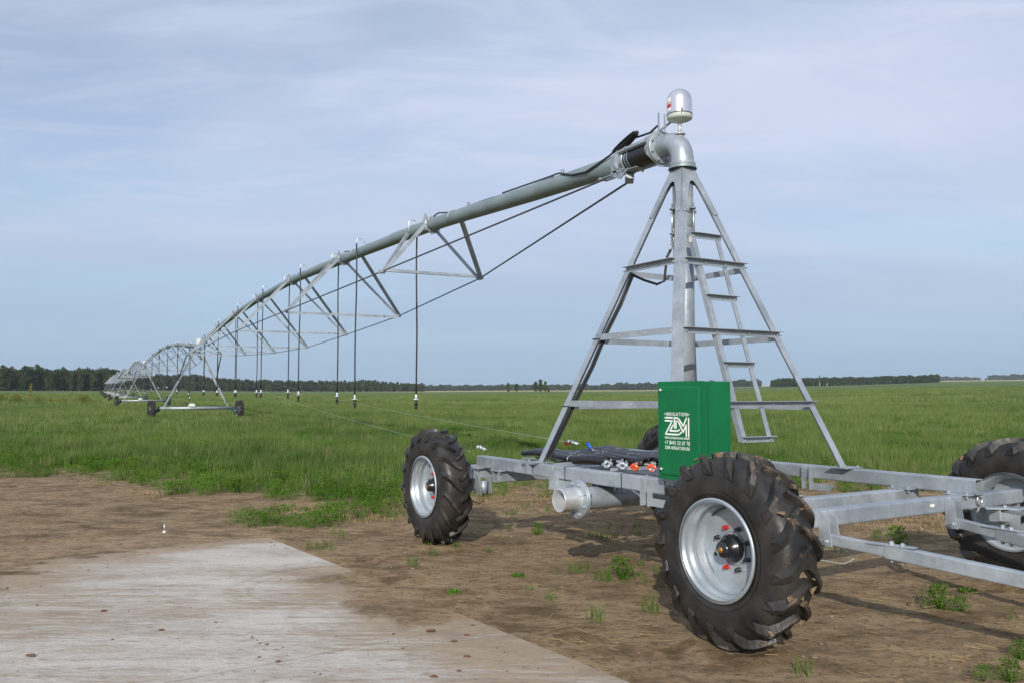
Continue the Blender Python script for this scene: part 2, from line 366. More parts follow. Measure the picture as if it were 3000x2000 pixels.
    cov2 = mt(t, 'MULTIPLY', mr(t, mt(t, 'ADD', edgeb, mt(t, 'MULTIPLY', mt(t, 'SUBTRACT', s3, .5), 1.6)), .25, .95, .85, 0), mt(t, 'MULTIPLY', mr(t, a, 2.9, 3.6), mr(t, a, 5.2, 5.7, 1, 0)))
    cover = mt(t, 'MAXIMUM', cover, cov2)
    t.links.new(mix(t, mr(t, mt(t, 'ADD', cover, mt(t, 'MULTIPLY', s5, .5)), .75, 1.05), mix(t, f, con, dust), soil_), b.inputs['Base Color']); b.inputs['Roughness'].default_value = .92; b.inputs['Specular IOR Level'].default_value = .2
    bump(t, b, mt(t, 'ADD', mt(t, 'MULTIPLY', s4, .4), mt(t, 'ADD', mt(t, 'MULTIPLY', s5, .5), f)), .5, .012)
    o = mb.build('concrete_pad', m); tag(o, kind='structure'); return o
slab()
GZ = lambda x, y: float(ground_z(np.array(x), np.array(y)))
def SZ(x, y):
    a, b = slabco(x, y); g = GZ(x, y)
    return max(g, .015) if (a > 0 and b > 0) else g

# ------------------------------------------------------------------ px -> ground helper (camera model, used to read positions off the photograph)
def gpx(px, py, z=0.0):
    a = (px - 1500) / F_PX; bq = -(py - 1000) / F_PX
    r = Vector((a, math.cos(PITCH) - bq * math.sin(PITCH), math.sin(PITCH) + bq * math.cos(PITCH))); k = (z - CAMH) / r.z
    return r.x * k, r.y * k

# ================================================================== PIVOT TRAILER
def wheel_parts():
    tyre = MB()
    prof = [(.318, -.145), (.335, -.168), (.40, -.186), (.47, -.188), (.535, -.176), (.570, -.150), (.588, -.10), (.597, 0), (.588, .10), (.570, .150), (.535, .176), (.47, .188), (.40, .186), (.335, .168), (.318, .145)]
    tyre.lathe(prof, (0, 0, 0), (0, 1, 0), 56)
    tyre.lathe([(.360, -.1795), (.372, -.188), (.384, -.1865)], (0, 0, 0), (0, 1, 0), 56)
    def Rr(y): return float(np.interp(abs(y), [0, .10, .150, .176, .19], [.597, .588, .570, .535, .50]))
    nl = 17
    for sgn in (-1, 1):
        for k in range(nl):
            th0 = 2 * math.pi * (k + (0 if sgn < 0 else .5)) / nl; rings = []
            for q in range(9):
                tt = q / 8; y = sgn * (-.018 + tt * .209); th = th0 + (tt ** 1.5) * .33
                if tt <= .90: rb = Rr(y) - .012; rt = float(np.interp(tt, [0, .6, .75, .90], [.633, .630, .622, .606]))
                else: rb = .50; rt = .565
                hw = .012 + .007 * tt; tw = hw + .011
                ang = math.atan2(.213, .40 * .6)      # path direction on the tread
                ax = Vector((0, -math.cos(ang) * sgn * 1.0, 0)); yy = y
                rings.append((th, yy, rb, rt, hw, tw))
            ring = []
            for th, y, rb, rt, hw, tw in rings:
                def P(r, o): 
                    tth = th + o * .88 / r; yo = y - sgn * o * .45
                    return Vector((r * math.sin(tth), yo, r * math.cos(tth)))
                ring.append([P(rb, -tw), P(rt, -hw), P(rt, hw), P(rb, tw)])
            # shoulder end runs down the sidewall
            th, y, rb, rt, hw, tw = rings[-1]
            yb = sgn * .186
            def Q(r, o, yy): tth = th + .05 + o / r; return Vector((r * math.sin(tth), yy, r * math.cos(tth)))
            ring.append([Q(.47, -tw, sgn * .17), Q(.49, -hw, sgn * .196), Q(.49, hw, sgn * .196), Q(.47, tw, sgn * .17)])
            tyre.loops(ring)
    rim = MB()
    pr = [(.324, -.172), (.337, -.170), (.339, -.160), (.324, -.152), (.318, -.130), (.314, -.105), (.300, -.092), (.297, -.060), (.303, -.052), (.296, -.020), (.286, .0), (.280, .03), (.285, .07), (.30, .10), (.312, .13), (.322, .150), (.338, .162), (.334, .172)]
    rim.lathe(pr, (0, 0, 0), (0, 1, 0), 56); rim.lathe([(r - .010, y * .96) for r, y in pr], (0, 0, 0), (0, 1, 0), 56)
    # dished disc with a scalloped edge
    n = 64; rings = []
    for rr, y in ((.03, .012), (.11, .012), (.165, .012), (.19, .006), (.235, .004), (1.0, .012)):
        ring = []
        for k in range(n):
            a = 2 * math.pi * k / n; r = rr if rr < 1 else .258 + .030 * min(1, max(0, (math.sin(4 * a + .5) + .45) * 3))
            ring.append(Vector((r * math.sin(a), y, r * math.cos(a))))
        rings.append(ring)
    rim.loops(rings, smooth=True, caps=False); rim.loops([[v + Vector((0, .008, 0)) for v in r] for r in rings], smooth=True, caps=False)
    hub = MB()
    hub.lathe([(.092, .012), (.092, -.022), (.084, -.038), (.064, -.048), (.057, -.096), (.044, -.112), (0.001, -.115)], (0, 0, 0), (0, 1, 0), 28)
    hub.lathe([(.11, .004), (.11, .05), (.085, .06), (.085, .13), (.001, .13)], (0, 0, 0), (0, 1, 0), 24)
    nuts = MB()
    for k in range(8):
        a = 0; p = Vector((0, .006, 0))
        if k: break
        nuts.lathe([(.017, 0), (.017, -.014), (.012, -.016), (.012, -.036), (.001, -.038)], p, (0, 1, 0), 10, smooth=False)
    cap = MB(); cap.lathe([(.019, -.113), (.019, -.119), (.001, -.120)], (0, 0, 0), (0, 1, 0), 12)
    return tyre, rim, hub, nuts, cap
PT = [p.mesh(n) for p, n in zip(wheel_parts(), ('tyre', 'wheel', 'hub', 'wheel_nut', 'hub_plug'))]
import bmesh
for me_ in PT:
    bm = bmesh.new(); bm.from_mesh(me_); bmesh.ops.recalc_face_normals(bm, faces=bm.faces); bm.to_mesh(me_); bm.free()
for me_, mm in zip(PT, (TYRE, RIMM, HUBM, HUBM, BRASS)): me_.materials.append(mm)
def mobj(name, me, parent, loc=(0, 0, 0), rot=(0, 0, 0)):
    o = bpy.data.objects.new(name, me); COL.objects.link(o); o.parent = parent; o.location = loc; o.rotation_euler = rot; return o
def make_wheel(parent, loc, outer, spin, tyremat, flip=False, label=None):
    """outer=-1: dish faces local -Y; flip mirrors the tread direction by turning the wheel round"""
    wd = mobj('wheel', PT[1], parent, (loc[0], loc[1] - .012, loc[2]), (0, 0, 0 if outer < 0 else math.pi)); wd.scale = (1, .95, 1)
    if label: wd['label'] = label
    ty = mobj('tyre', PT[0], wd, (0, 0, 0), (0, spin, math.pi if flip else 0)); ty.scale = (1, .90, 1)
    if tyremat is not TYRE:
        ty.data = PT[0].copy() if tyremat.name not in WM else WM[tyremat.name]; WM[tyremat.name] = ty.data; ty.data.materials[0] = tyremat
    mobj('hub', PT[2], wd); mobj('hub_plug', PT[4], wd)
    for k in range(8):
        a = 2 * math.pi * (k + .5) / 8; nu = mobj('wheel_nut', PT[3], wd, (.140 * math.sin(a), 0, .140 * math.cos(a)))
        if k in (4, 7):
            rd = PT[3].copy() if 'red' not in WM else WM['red']; WM['red'] = rd; rd.materials[0] = RED; nu.data = rd
    return wd
WM = {}

trailer = empty('pivot_trailer', (CX, CY, 0), TH)
tag(trailer, 'galvanised four-wheeled towable frame with tractor tyres and drawbar, under the pivot tower', 'trailer')
WR = .625
make_wheel(trailer, (-2.46, -1.42, WR), -1, .1, TYRE, flip=True, label='clean wheel at the far left end of the frame')
make_wheel(trailer, (1.97, -1.42, WR), -1, .3, TYRE_MUD, label='nearest wheel with mud on its lugs')
make_wheel(trailer, (-2.46, 2.03, WR), 1, .2, TYRE)
make_wheel(trailer, (1.97, 2.03, WR), 1, .5, TYRE_MUD)
# mud clods stuck to the near tyre
def mudcake(loc, sgn=1):
    mb = MB(); rr = random.Random(3)
    for k in range(60):
        th = rr.uniform(0, 6.28); y = rr.uniform(-.15, .15); r = .606; c = Vector((r * math.sin(th), y, r * math.cos(th))); s = rr.uniform(.012, .030)
        vs = [c + Vector((rr.uniform(-1, 1), rr.uniform(-1.3, 1.3), rr.uniform(-1, 1))) * s for _ in range(7)]
        n = len(mb.v); hull = bmesh.new(); [hull.verts.new(v) for v in vs]; bmesh.ops.convex_hull(hull, input=hull.verts)
        hull.verts.index_update(); mb.add([v.co for v in hull.verts], [[v.index for v in f.verts] for f in hull.faces]); hull.free()
    return mb
MUD = plain('dry_mud', (.155, .112, .068), .95, var=.45, scale=40)
for wdo in [c for c in trailer.children if c.name.startswith('wheel')]:
    if wdo.location.x > 0: o = mudcake((0, 0, 0)).build('dried_mud', MUD, wdo); o['kind'] = 'stuff'

fr = MB()
ZB0, ZB1 = .845, .967
fr.beam((-2.13, -1.045, .906), (2.2, -1.045, .906), .105, .122, r=.012, hollow=.006)
fr.build('near_side_beam', GALV, trailer)
fr = MB(); fr.beam((-2.29, 1.045, .906), (2.2, 1.045, .906), .105, .122, r=.012, hollow=.006); fr.build('far_side_beam', GALV, trailer)
for x, y0, y1, nm in ((2.08, -1.27, 1.80, 'axle_beam'), (-2.08, -1.27, 1.80, 'axle_beam')):
    q = MB(); q.beam((x, y0, .783), (x, y1, .783), .105, .115, r=.012, hollow=.006); q.build(nm, GALV, trailer)
for x in (1.58, -1.62):
    q = MB(); q.beam((x, -1.16, .783), (x, 1.12, .783), .105, .115, r=.012, hollow=.006); q.build('cross_beam', GALV, trailer)
# clamp plates between beams
for x in (-2.08, -1.62, 1.58, 2.08):
    for y in (-1.045, 1.045):
        cp = MB(); cp.box((x, y, .8435), (.20, .25, .010), r=.002)
        for dx in (-.075, .075):
            for dy in (-.10, .10): cp.bolt((x + dx, y + dy, .8485), (0, 0, 1), .012, .010); cp.bolt((x + dx, y + dy, .838), (0, 0, -1), .012, .018)
        cp.build('clamp_plate', GALV, trailer)
# wheel carriers: short drop posts and brackets between axle beams and hubs
for x, y, s in ((2.08, -1.2, -1), (2.08, 1.72, 1), (-2.08, -1.2, -1), (-2.08, 1.72, 1)):
    q = MB(); hx = 1.97 if x > 0 else -2.46
    q.beam((x, y, .78), (hx, y, .70), .11, .10, up=(0, 0, 1), r=.01)
    q.beam((hx, y, .80), (hx, y, .56), .11, .13, up=(0, 1, 0), r=.012)
    q.lathe([(.055, 0), (.055, .17), (.09, .17), (.09, .20)], (hx, y, WR), (0, s, 0), 20, caps=True)
    q.plate([(hx - .14, y + s * .06, .52), (hx + .14, y + s * .06, .52), (hx + .14, y + s * .06, .76), (hx - .14, y + s * .06, .76)], (0, s, 0), .012)
    for dx in (-.1, .1):
        for dz in (.56, .72): q.bolt((hx + dx, y + s * .072, dz), (0, s, 0), .013, .012)
    q.build('wheel_carrier', GALV, trailer)
# swing plates under the left-hand corner and bearing plate
q = MB()
q.plate([(-2.42, -1.20, .835), (-1.98, -1.20, .835), (-1.98, -.80, .835), (-2.42, -.95, .835)], (0, 0, 1), .010)
q.plate([(-2.44, -1.22, .60), (-2.02, -1.22, .60), (-2.02, -1.0, .60), (-2.44, -1.0, .60)], (0, 0, 1), .010)
q.beam((-2.28, -1.12, .60), (-2.28, -1.12, .835), .10, .10, r=.01)
q.plate([(-2.00, -1.19, .79), (-1.90, -1.19, .76), (-1.87, -1.19, .58), (-1.97, -1.19, .56)], (0, 1, 0), .010)
q.plate([(-2.00, -1.06, .79), (-1.90, -1.06, .76), (-1.87, -1.06, .58), (-1.97, -1.06, .56)], (0, 1, 0), .010)
q.lathe([(.042, -.02), (.042, .11)], (-1.93, -1.12, .60), (0, 0, 1), 16, caps=True)
q.build('swing_bracket', GALV, trailer)
# towing lugs on the side beams
def lugpair(mb, x, y, outy, lean=0.0):
    for dx in (0, .085):
        mb.plate([(x + dx, y, .965), (x + dx + .008, y, .965), (x + dx + .008, y, .745), (x + dx, y, .745)], (0, outy, 0), .055)
        for z in (.775,): mb.lathe([(.010, -.001), (.010, .0095)], (x + dx, y + outy * .03, z), (1, 0, 0), 10, caps=True)
    mb.plate([(x, y + outy * -.04, .80), (x + .30, y + outy * -.04, .80), (x + .24, y + outy * -.04, .735), (x, y + outy * -.04, .735)], (0, -outy, 0), .008)
q = MB(); lugpair(q, .70, -1.0985, -1); q.build('towing_lug', GALV, trailer)
q = MB(); lugpair(q, -.62, -1.0985, -1)
q.plate([(-.62, -1.105, .84), (-.30, -1.105, .84), (-.34, -1.105, .745), (-.62, -1.105, .745)], (0, -1, 0), .010)
for k in range(4): q.bolt((-.57 + .075 * k, -1.115, .775), (0, -1, 0), .011, .003)
q.build('towing_lug', GALV, trailer)
q = MB(); lugpair(q, .56, .99, -1); q.build('towing_lug', GALV, trailer)
# straps around the near beam
for x in (-.435, .395, .94, 1.30): q = MB(); q.beam((x, -1.045, .8425), (x, -1.045, .9695), .111, .009, up=(1, 0, 0), r=.001); q.build('strap', BLACK, trailer)
# foot plates for the tower legs
for sx_ in (-1, 1):
    for sy_ in (-1, 1):
        q = MB(); q.box((sx_ * .985, sy_ * 1.045 - (.03 * sy_), .9725), (.20, .22, .009), r=.002)
        for dx in (-.08, .08): q.bolt((sx_ * .985 + dx, sy_ * 1.09, .977), (0, 0, 1), .012, .012)
        q.build('foot_plate', GALV, trailer)
q = MB(); q.plate([(-1.14, -1.102, .972), (-.88, -1.102, .972), (-.90, -1.102, .955), (-1.12, -1.102, .955)], (0, -1, 0), .05)
q.beam((-1.01, -1.13, .955), (-1.01, -1.13, .865), .05, .05, r=.004)
q.plate([(-1.08, -1.102, .865), (-.92, -1.102, .865), (-.92, -1.102, .858), (-1.08, -1.102, .858)], (0, -1, 0), .05)
q.build('foot_bracket', GALV, trailer)
# deck cross angles that carry the hoses and the tower base
for x in (-1.35, -.62, .12): q = MB(); q.angle((x, -1.0, .969), (x, 1.0, .969), (1, 0, 0), (0, 0, 1), .022, .004); q.build('deck_angle', GALV, trailer)
q = MB(); q.box((.80, -.55, .9715), (1.1, .86, .004), r=.001); q.build('deck_tray', DARKST, trailer)
# drawbar: two arms pinned on lugs under the outer axle beam
HX, HZ = 5.4, .40
for sy_, nm in ((-1, 'drawbar_arm'), (1, 'drawbar_arm')):
    a0 = Vector((2.19, sy_ * .73, .655)); h = Vector((HX, sy_ * .05, HZ)); mid = a0.lerp(h, .115)
    q = MB(); q.beam(a0, mid + (mid - a0).normalized() * .06, .055, .072, r=.006, hollow=.005)
    mb_dir = (h - a0).normalized(); q.beam(mid, h, .066, .090, r=.008, hollow=.005)
    for k in (.03, .10):
        p = mid + mb_dir * k; q.bolt(p + Vector((0, 0, .045)), (0, 0, 1), .016, .018); q.bolt(p - Vector((0, 0, .045)), (0, 0, -1), .014, .016)
    q.box(mid + mb_dir * .03 + Vector((0, 0, .043)), (.30, .075, .006), Matrix.Rotation(math.atan2(mb_dir.y, mb_dir.x), 3, 'Z'), r=.001)
    q.build(nm, GALV, trailer)
for sy_ in (-1, 1):
    q = MB()
    for d in (-.045, .045):
        y = sy_ * .73 + d
        q.plate([(2.134, y - .005, .845), (2.205, y - .005, .80), (2.235, y - .005, .61), (2.134, y - .005, .61)], (0, 1, 0), .010)
    q.lathe([(.011, -.09), (.011, .09)], (2.20, sy_ * .73, .645), (0, 1, 0), 10, caps=True)
    for d in (-.09, .07): q.bolt((2.20, sy_ * .73 + d, .645), (0, 1, 0), .018, .016)
    q.build('drawbar_lug', GALV, trailer)
q = MB(); q.lathe([(.03, -.06), (.03, .06)], (HX, 0, HZ), (0, 0, 1), 14, caps=True); q.build('hitch_eye', GALV, trailer)
# hook rings at the ends of the axle beam
for y in (-1.02, 1.13):
    q = MB(); pts = []
    for k in range(22):
        a = -.8 + k * .27; pts.append((2.145 + .012 * k / 22, y + .040 * math.cos(a), .795 + .040 * math.sin(a)))
    pts.append((2.15, y - .05, .70)); q.tube(pts, .0085, 8); q.build('hook_ring', BOLT, trailer)
# steering link rods of the right-hand far corner
q = MB(); q.beam((2.25, 1.28, .715), (3.6, .95, .70), .05, .03, r=.004, hollow=.003); q.beam((2.16, 1.15, .735), (2.42, 1.45, .735), .14, .010, r=.001)
for k in (0, .28): q.bolt((2.27 + k, 1.27 - k * .24, .73), (0, 0, 1), .016, .02)
q.build('steering_rod', GALV, trailer)
q = MB(); q.tube([(2.05, 1.60, .70), (2.02, 1.60, .78), (2.0, 1.62, .80)], .02, 10); q.build('red_grease_cap', RED, trailer)
# small bracket and wire loop by the near wheel
q = MB(); q.angle((2.06, -.99, .55), (2.20, -.99, .55), (0, 1, 0), (0, 0, -1), .06, .006); q.beam((2.12, -.97, .72), (2.12, -.97, .55), .03, .03, r=.003); q.build('wire_bracket', GALV, trailer)
q = MB(); q.tube([(2.10, -.98, .63), (2.16, -.82, .63), (2.24, -.66, .59), (2.28, -.60, .53), (2.24, -.66, .49), (2.17, -.86, .53), (2.13, -.97, .56)], .0035, 6); q.build('wire_loop', WIRE, trailer)
q = MB(); q.tube([(-1.93, -1.12, .59), (-1.91, -1.13, .50), (-1.96, -1.16, .47), (-2.1, -1.2, .50), (-2.3, -1.25, .60)], .006, 6); q.build('hanging_lead', BLACK, trailer)
q = MB(); q.box((2.134, .52, .79), (.002, .055, .022), r=.001); q.build('sticker', STICK, trailer)

# ================================================================== PIVOT TOWER
tower = empty('pivot_tower', (CX, CY, .97), TH); TO = (0, 0, .97)
tag(tower, 'four-legged galvanised angle-iron pyramid with ladder and riser pipe, standing on the wheeled frame', 'tower')
ZT0, ZT1 = .977, 3.80
def S(z, ax=0):
    tt = (z - .985) / (3.756 - .985); k = -.03 * (1 - tt)
    return 1.0076 + (.0926 - 1.0076) * tt + (k if ax == 0 else -k)
for sx_, sy_ in ((1, -1), (-1, -1), (1, 1), (-1, 1)):
    q = MB(); a = Vector((sx_ * S(ZT0), sy_ * S(ZT0, 1), ZT0)); b_ = Vector((sx_ * S(ZT1), sy_ * S(ZT1, 1), ZT1))
    q.angle(a, b_, (-sx_, 0, 0), (0, -sy_, 0), .078, .007)
    for z in (3.55, 3.34):
        q.bolt((sx_ * S(z) - sx_ * .045, sy_ * S(z, 1), z), (0, sy_, .3), .012, .012); q.bolt((sx_ * S(z), sy_ * S(z, 1) - sy_ * .045, z), (sx_, 0, .3), .012, .012)
    q.build('leg', GALV, tower, TO)
# horizontal braces on the four faces at three heights
for z, ext in ((2.864, .02), (2.2135, .02), (1.5766, .02)):
    for face in range(4):
        q = MB(); sx_, sy_ = S(z), S(z, 1); o = .0085
        dn = (0, 0, -1); up_out = {0: (0, -1, 0), 1: (1, 0, 0), 2: (0, 1, 0), 3: (-1, 0, 0)}[face]
        x_, y_ = sx_ + o, sy_ + o
        if face == 0: a, b_ = (-sx_ + .01, -y_, z), (sx_ - .045, -y_, z)
        elif face == 1: a, b_ = (x_, -sy_ + .045, z), (x_, sy_ + .01, z)
        elif face == 2: a, b_ = (-sx_, y_, z - .03), (sx_, y_, z - .03)
        else: a, b_ = (-x_, -sy_, z - .03), (-x_, sy_, z - .03)
        outv = up_out
        if face == 0 and z < 2.5: outv = tuple(-c for c in up_out); a = (a[0], a[1] + .0, a[2] - .0)
        if face == 0 and z < 2.5: q.angle(a, b_, dn, (0, -1, 0), .055, .006) if False else q.angle((a[0], a[1] - .006, a[2]), (b_[0], b_[1] - .006, b_[2]), dn, (0, 1, 0), .058, .006)
        else: q.angle(a, b_, dn, outv, .056, .006)
        A, B = Vector(a), Vector(b_)
        for f in (.03, .33, .66, .97):
            q.bolt(A.lerp(B, f) + Vector(up_out) * (.006 if not (face == 0 and z < 2.5) else 0) + Vector((0, 0, -.033)), up_out, .010, .010)
        q.build('brace', GALV, tower, TO)
# gusset plates at the top
q = MB()
for face, nrm in ((0, (0, -1, 0)), (1, (1, 0, 0)), (2, (0, 1, 0)), (3, (-1, 0, 0))):
    pts = []
    for (u_, z) in ((-1, 3.34), (-1, 3.80), (1, 3.80), (1, 3.34)):
        sx_, sy_ = S(z), S(z, 1)
        pts.append((u_ * sx_, z, sx_, sy_))
    # arch: outer edge, then inner arch
    P = []
    for u_, z in ((-1, 3.34), (-1, 3.56), (-1, 3.80), (1, 3.80), (1, 3.56), (1, 3.34)): P.append((u_ * S(z), z))
    P += [(S(3.34) - .062, 3.34), (S(3.5) - .07, 3.50), (.058, 3.60), (.03, 3.655), (0, 3.67), (-.03, 3.655), (-.058, 3.60), (-S(3.5) + .07, 3.50), (-S(3.34) + .062, 3.34)]
    poly = []
    for u_, z in P:
        o = .0015
        if face == 0: poly.append((u_, -S(z, 1) - o, z))
        elif face == 1: poly.append((S(z) + o, u_, z))
        elif face == 2: poly.append((u_, S(z, 1) + o, z))
        else: poly.append((-S(z) - o, u_, z))
    # build as strips so the concave outline fills well
    half = [(0, 14), (1, 13), (2, 10), (3, 8)]
    n = len(poly)
    quads = [(0, 14, 13, 1), (1, 13, 12, 2), (2, 12, 11, 10), (2, 10, 9, 3), (3, 9, 8, 4), (4, 8, 7, 5), (5, 7, 6, 5)]
    quads = [(0, 14, 13, 1), (1, 13, 12, 2), (2, 12, 11), (2, 11, 10), (2, 10, 3), (10, 9, 3), (9, 8, 3), (3, 8, 4), (4, 8, 7), (4, 7, 5), (5, 7, 6)]
    q.add([Vector(p) for p in poly] + [Vector(p) + Vector(nrm) * .006 for p in poly], quads + [tuple(i + n for i in f[::-1]) for f in quads])
q.build('gusset_plates', GALV, tower, TO)
# ladder on the right-hand near face
def LX(z): return S(z) - .012
for y in (-.175, .185):
    q = MB(); q.angle((LX(3.13), y, 3.13), (LX(1.24), y, 1.24), (0, 1 if y < 0 else -1, 0), (-1, 0, -.33), .05, .005)
    q.build('ladder_rail', GALV, tower, TO)
for z in (3.125, 2.53, 1.92, 1.275):
    q = MB(); x_ = LX(z) + .006; q.angle((x_, -.185, z), (x_, .205, z), (0, 0, -1), (1, 0, 0), .05, .005)
    for y in (-.15, .165): q.bolt((x_ + .005, y, z - .03), (1, 0, 0), .010, .009)
    q.build('ladder_rung', GALV, tower, TO)
q = MB(); q.box((LX(3.06) - .02, -.1785, 3.06), (.028, .003, .055), r=.001); q.build('sticker', STICK, tower, TO)
# riser pipe and its seal clamps
q = MB(); q.tube([(0, 0, .98), (0, 0, 3.86)], .098, 36)
q.lathe([(.098, 0), (.125, .005), (.125, .028), (.098, .033)], (0, 0, 3.835), (0, 0, 1), 36)
q.build('riser_pipe', GALV, tower, TO)
for z in (3.40, 3.16):
    q = MB(); q.lathe([(.101, -.035), (.114, -.03), (.114, .03), (.101, .035)], (0, 0, z), (0, 0, 1), 32)
    for a in (0, math.pi / 2, math.pi, 1.5 * math.pi):
        q.lathe([(.030, -.006), (.030, .006)], (.135 * math.cos(a), .135 * math.sin(a), z), (0, 0, 1), 12, caps=True)
    q.build('pipe_clamp_ring', GALVP, tower, TO)
q = MB(); q.lathe([(.100, -.05), (.106, -.04), (.103, 0), (.106, .04), (.100, .05)], (0, 0, 3.28), (0, 0, 1), 32)
q.build('seal_ring', GALVP, tower, TO)
for a in (0, math.pi / 2, math.pi, 1.5 * math.pi): q = MB(); q.tube([(.142 * math.cos(a), .142 * math.sin(a), 3.09), (.142 * math.cos(a), .142 * math.sin(a), 3.45)], .008, 8); q.build('tie_bolt', BOLT, tower, TO)
# top collar (dark flashing) where the elbow meets the riser
q = MB(); q.lathe([(.115, .0), (.137, -.06), (.137, -.066), (.112, .0)], (0, 0, 3.868), (0, 0, 1), 4 * 8); q.build('top_collar', GALVP, tower, TO)
# inlet pipe with threaded stub and flange
q = MB(); q.tube([(0, -1.28, .728), (0, -.13, .728), (0, -.04, .745), (0, 0, .82), (0, 0, .98)], .099, 32, caps=False)
q.build('inlet_pipe', GALV, tower, TO)
q = MB()
q.lathe([(.160, 0), (.168, .004), (.168, .016), (.160, .020), (.100, .020)], (0, -1.262, .728), (0, 1, 0), 40)
q.lathe([(.160, 0), (.168, -.004), (.168, -.014), (.160, -.018), (.100, -.018)], (0, -1.264, .728), (0, 1, 0), 40)
for k in range(8):
    a = 2 * math.pi * (k + .5) / 8; p = Vector((.137 * math.cos(a), -1.282, .728 + .137 * math.sin(a))); q.bolt(p, (0, -1, 0), .014, .014); q.bolt(p + Vector((0, .040, 0)), (0, 1, 0), .014, .022)
q.build('inlet_flange', GALV, tower, TO)
q = MB(); pr = [(.090, -.02), (.090, -.185), (.100, -.186)]
for k in range(12): pr += [(.1025, -.180 + k * .0115), (.0985, -.1745 + k * .0115)]
pr += [(.100, -.03), (.102, 0)]
q.lathe(pr, (0, -1.28, .728), (0, 1, 0), 40); q.lathe([(.0895, -.185), (.0895, .5), (.001, .5)], (0, -1.28, .728), (0, 1, 0), 32)
q.build('threaded_stub', ZINC, tower, TO)
q = MB(); q.box((0, 0, 0), (.002, .115, .024), r=.0005)
o = q.build('sticker', STICK, tower, (0, 0, 0)); o.location = (-.0, -1.14, .665 - .97); o.rotation_euler = (0, R(-128), 0); o.location = (-.0793 * 0, -1.14, -.30)
o.location = Vector((-.080, -1.13, .667 - .97)); o.rotation_euler = (0, R(37), 0)
# hanging saddle of the inlet
q = MB(); q.plate([(-.13, -1.02, .838), (.22, -1.02, .838), (.22, -.86, .838), (-.13, -.86, .838)], (0, 0, 1), .006); q.plate([(-.13, -1.02, .838), (-.13, -.88, .838), (-.11, -.88, .80), (-.11, -1.02, .80)], (1, 0, 0), .006)
for x in (-.08, .17): q.bolt((x, -.99, .838), (0, 0, -1), .012, .03)
q.build('inlet_saddle', GALV, tower, TO)
# cable down the left leg
q = MB()
pts = []
for z, off in ((2.80, .02), (2.5, .055), (2.2, .03), (1.9, .06), (1.58, .035), (1.35, .03), (1.12, .015), (1.02, .02)):
    pts.append((-S(z) + .05 + off * .8, -S(z, 1) + .05, z))
pts += [(-.86, -.93, 1.0), (-.76, -.88, .99)]
top = [(-.06, -.11, 3.02), (-.085, -.135, 2.95), (-.10, -.14, 2.85), (-.11, -.15, 2.72), (-.16, -.20, 2.69), (-.28, -.26, 2.74), (-.36, -.32, 2.79)]
q.tube(top + pts, .0125, 8); pts2 = [(x + .02, y + .012, z) for x, y, z in pts]; q.tube(pts2, .010, 8)
q.build('power_cable', BLACK, tower, TO)
q = MB(); q.tube([(-.06, -.115, 3.02), (-.035, -.10, 3.09), (-.02, -.09, 3.22)], [.019, .014, .022], 12)
q.lathe([(.021, 0), (.021, .03)], (-.06, -.115, 3.02), (.3, .2, 1), 6, smooth=False, caps=True); q.lathe([(.024, 0), (.024, .035)], (-.04, -.10, 3.09), (.3, .2, 1), 6, smooth=False, caps=True)
q.build('cable_gland', ZINC, tower, TO)
for z in (2.17, 1.52): 
    q = MB(); x, y = -S(z), -S(z, 1); q.tube([(x - .01, y - .01, z), (x + .10, y - .01, z), (x + .11, y + .10, z), (x - .01, y + .10, z), (x - .01, y - .01, z)], .004, 5); q.build('cable_tie', BLACK, tower, TO)

# ------------------------------------------------------------------ swivel elbow with collector dome: a thing that turns on top of the tower
PHI = R(26.1118)                                   # span runs forward-left
SR = math.pi / 2 + PHI                             # rotation of local X onto the span direction
elb = empty('swivel_elbow', (CX, CY, 3.868), SR); EO = (0, 0, 3.868)
tag(elb, 'cast galvanised elbow pipe turning from the tower top towards the long pipe', 'pipe elbow')
q = MB(); pts = [(0, 0, 3.868), (0, 0, 3.90)]; rb = .205
for k in range(1, 11):
    a = k / 10 * math.pi / 2 * .97; pts.append((rb - rb * math.cos(a), 0, 3.90 + rb * math.sin(a)))
pts.append((.33, 0, 4.110)); q.tube(pts, [.112, .110] + [.108] * 10 + [.105], 32, caps=False); q.build('elbow', GALV, elb, EO)
q = MB(); q.lathe([(.09, 0), (.160, 0), (.164, .004), (.164, .018), (.160, .022), (.09, .022)], (.315, 0, 4.108), (1, 0, .04), 40)
for k in range(8):
    a = 2 * math.pi * (k + .5) / 8; q.bolt((.314, .141 * math.cos(a), 4.108 + .141 * math.sin(a)), (-1, 0, 0), .014, .014)
for d in (-.0, .075): q.beam((.33 , -.02 - d + .055, 4.22), (.33, -.02 - d + .055, 4.46), .020, .006, up=(1, 0, 0), r=.001)
q.plate([(.327, -.06, 4.20), (.327, .06, 4.20), (.327, .06, 4.27), (.327, -.06, 4.27)], (1, 0, 0), .006)
q.build('flange_bracket', GALV, elb, EO)
q = MB(); q.tube([(.035, 0, 4.06), (.035, 0, 4.16)], [.040, .030], 20); q.lathe([(.055, 0), (.055, .010)], (.035, 0, 4.158), (0, 0, 1), 20, caps=True); q.tube([(.035, 0, 4.165), (.035, 0, 4.27)], .018, 16)
q.build('centre_post', ZINC, elb, EO)
dome = empty('collector_dome', (0, 0, 0), 0, elb); dome.location = (.035, 0, 4.27 - 3.868)
bpy.data.objects.remove(dome)
cd = empty('collector_ring_dome', (CX + .035 * math.cos(SR), CY + .035 * math.sin(SR), 4.272), SR)
tag(cd, 'silver dome-shaped electric collector housing with a red and white sticker, topmost on the pivot', 'dome housing')
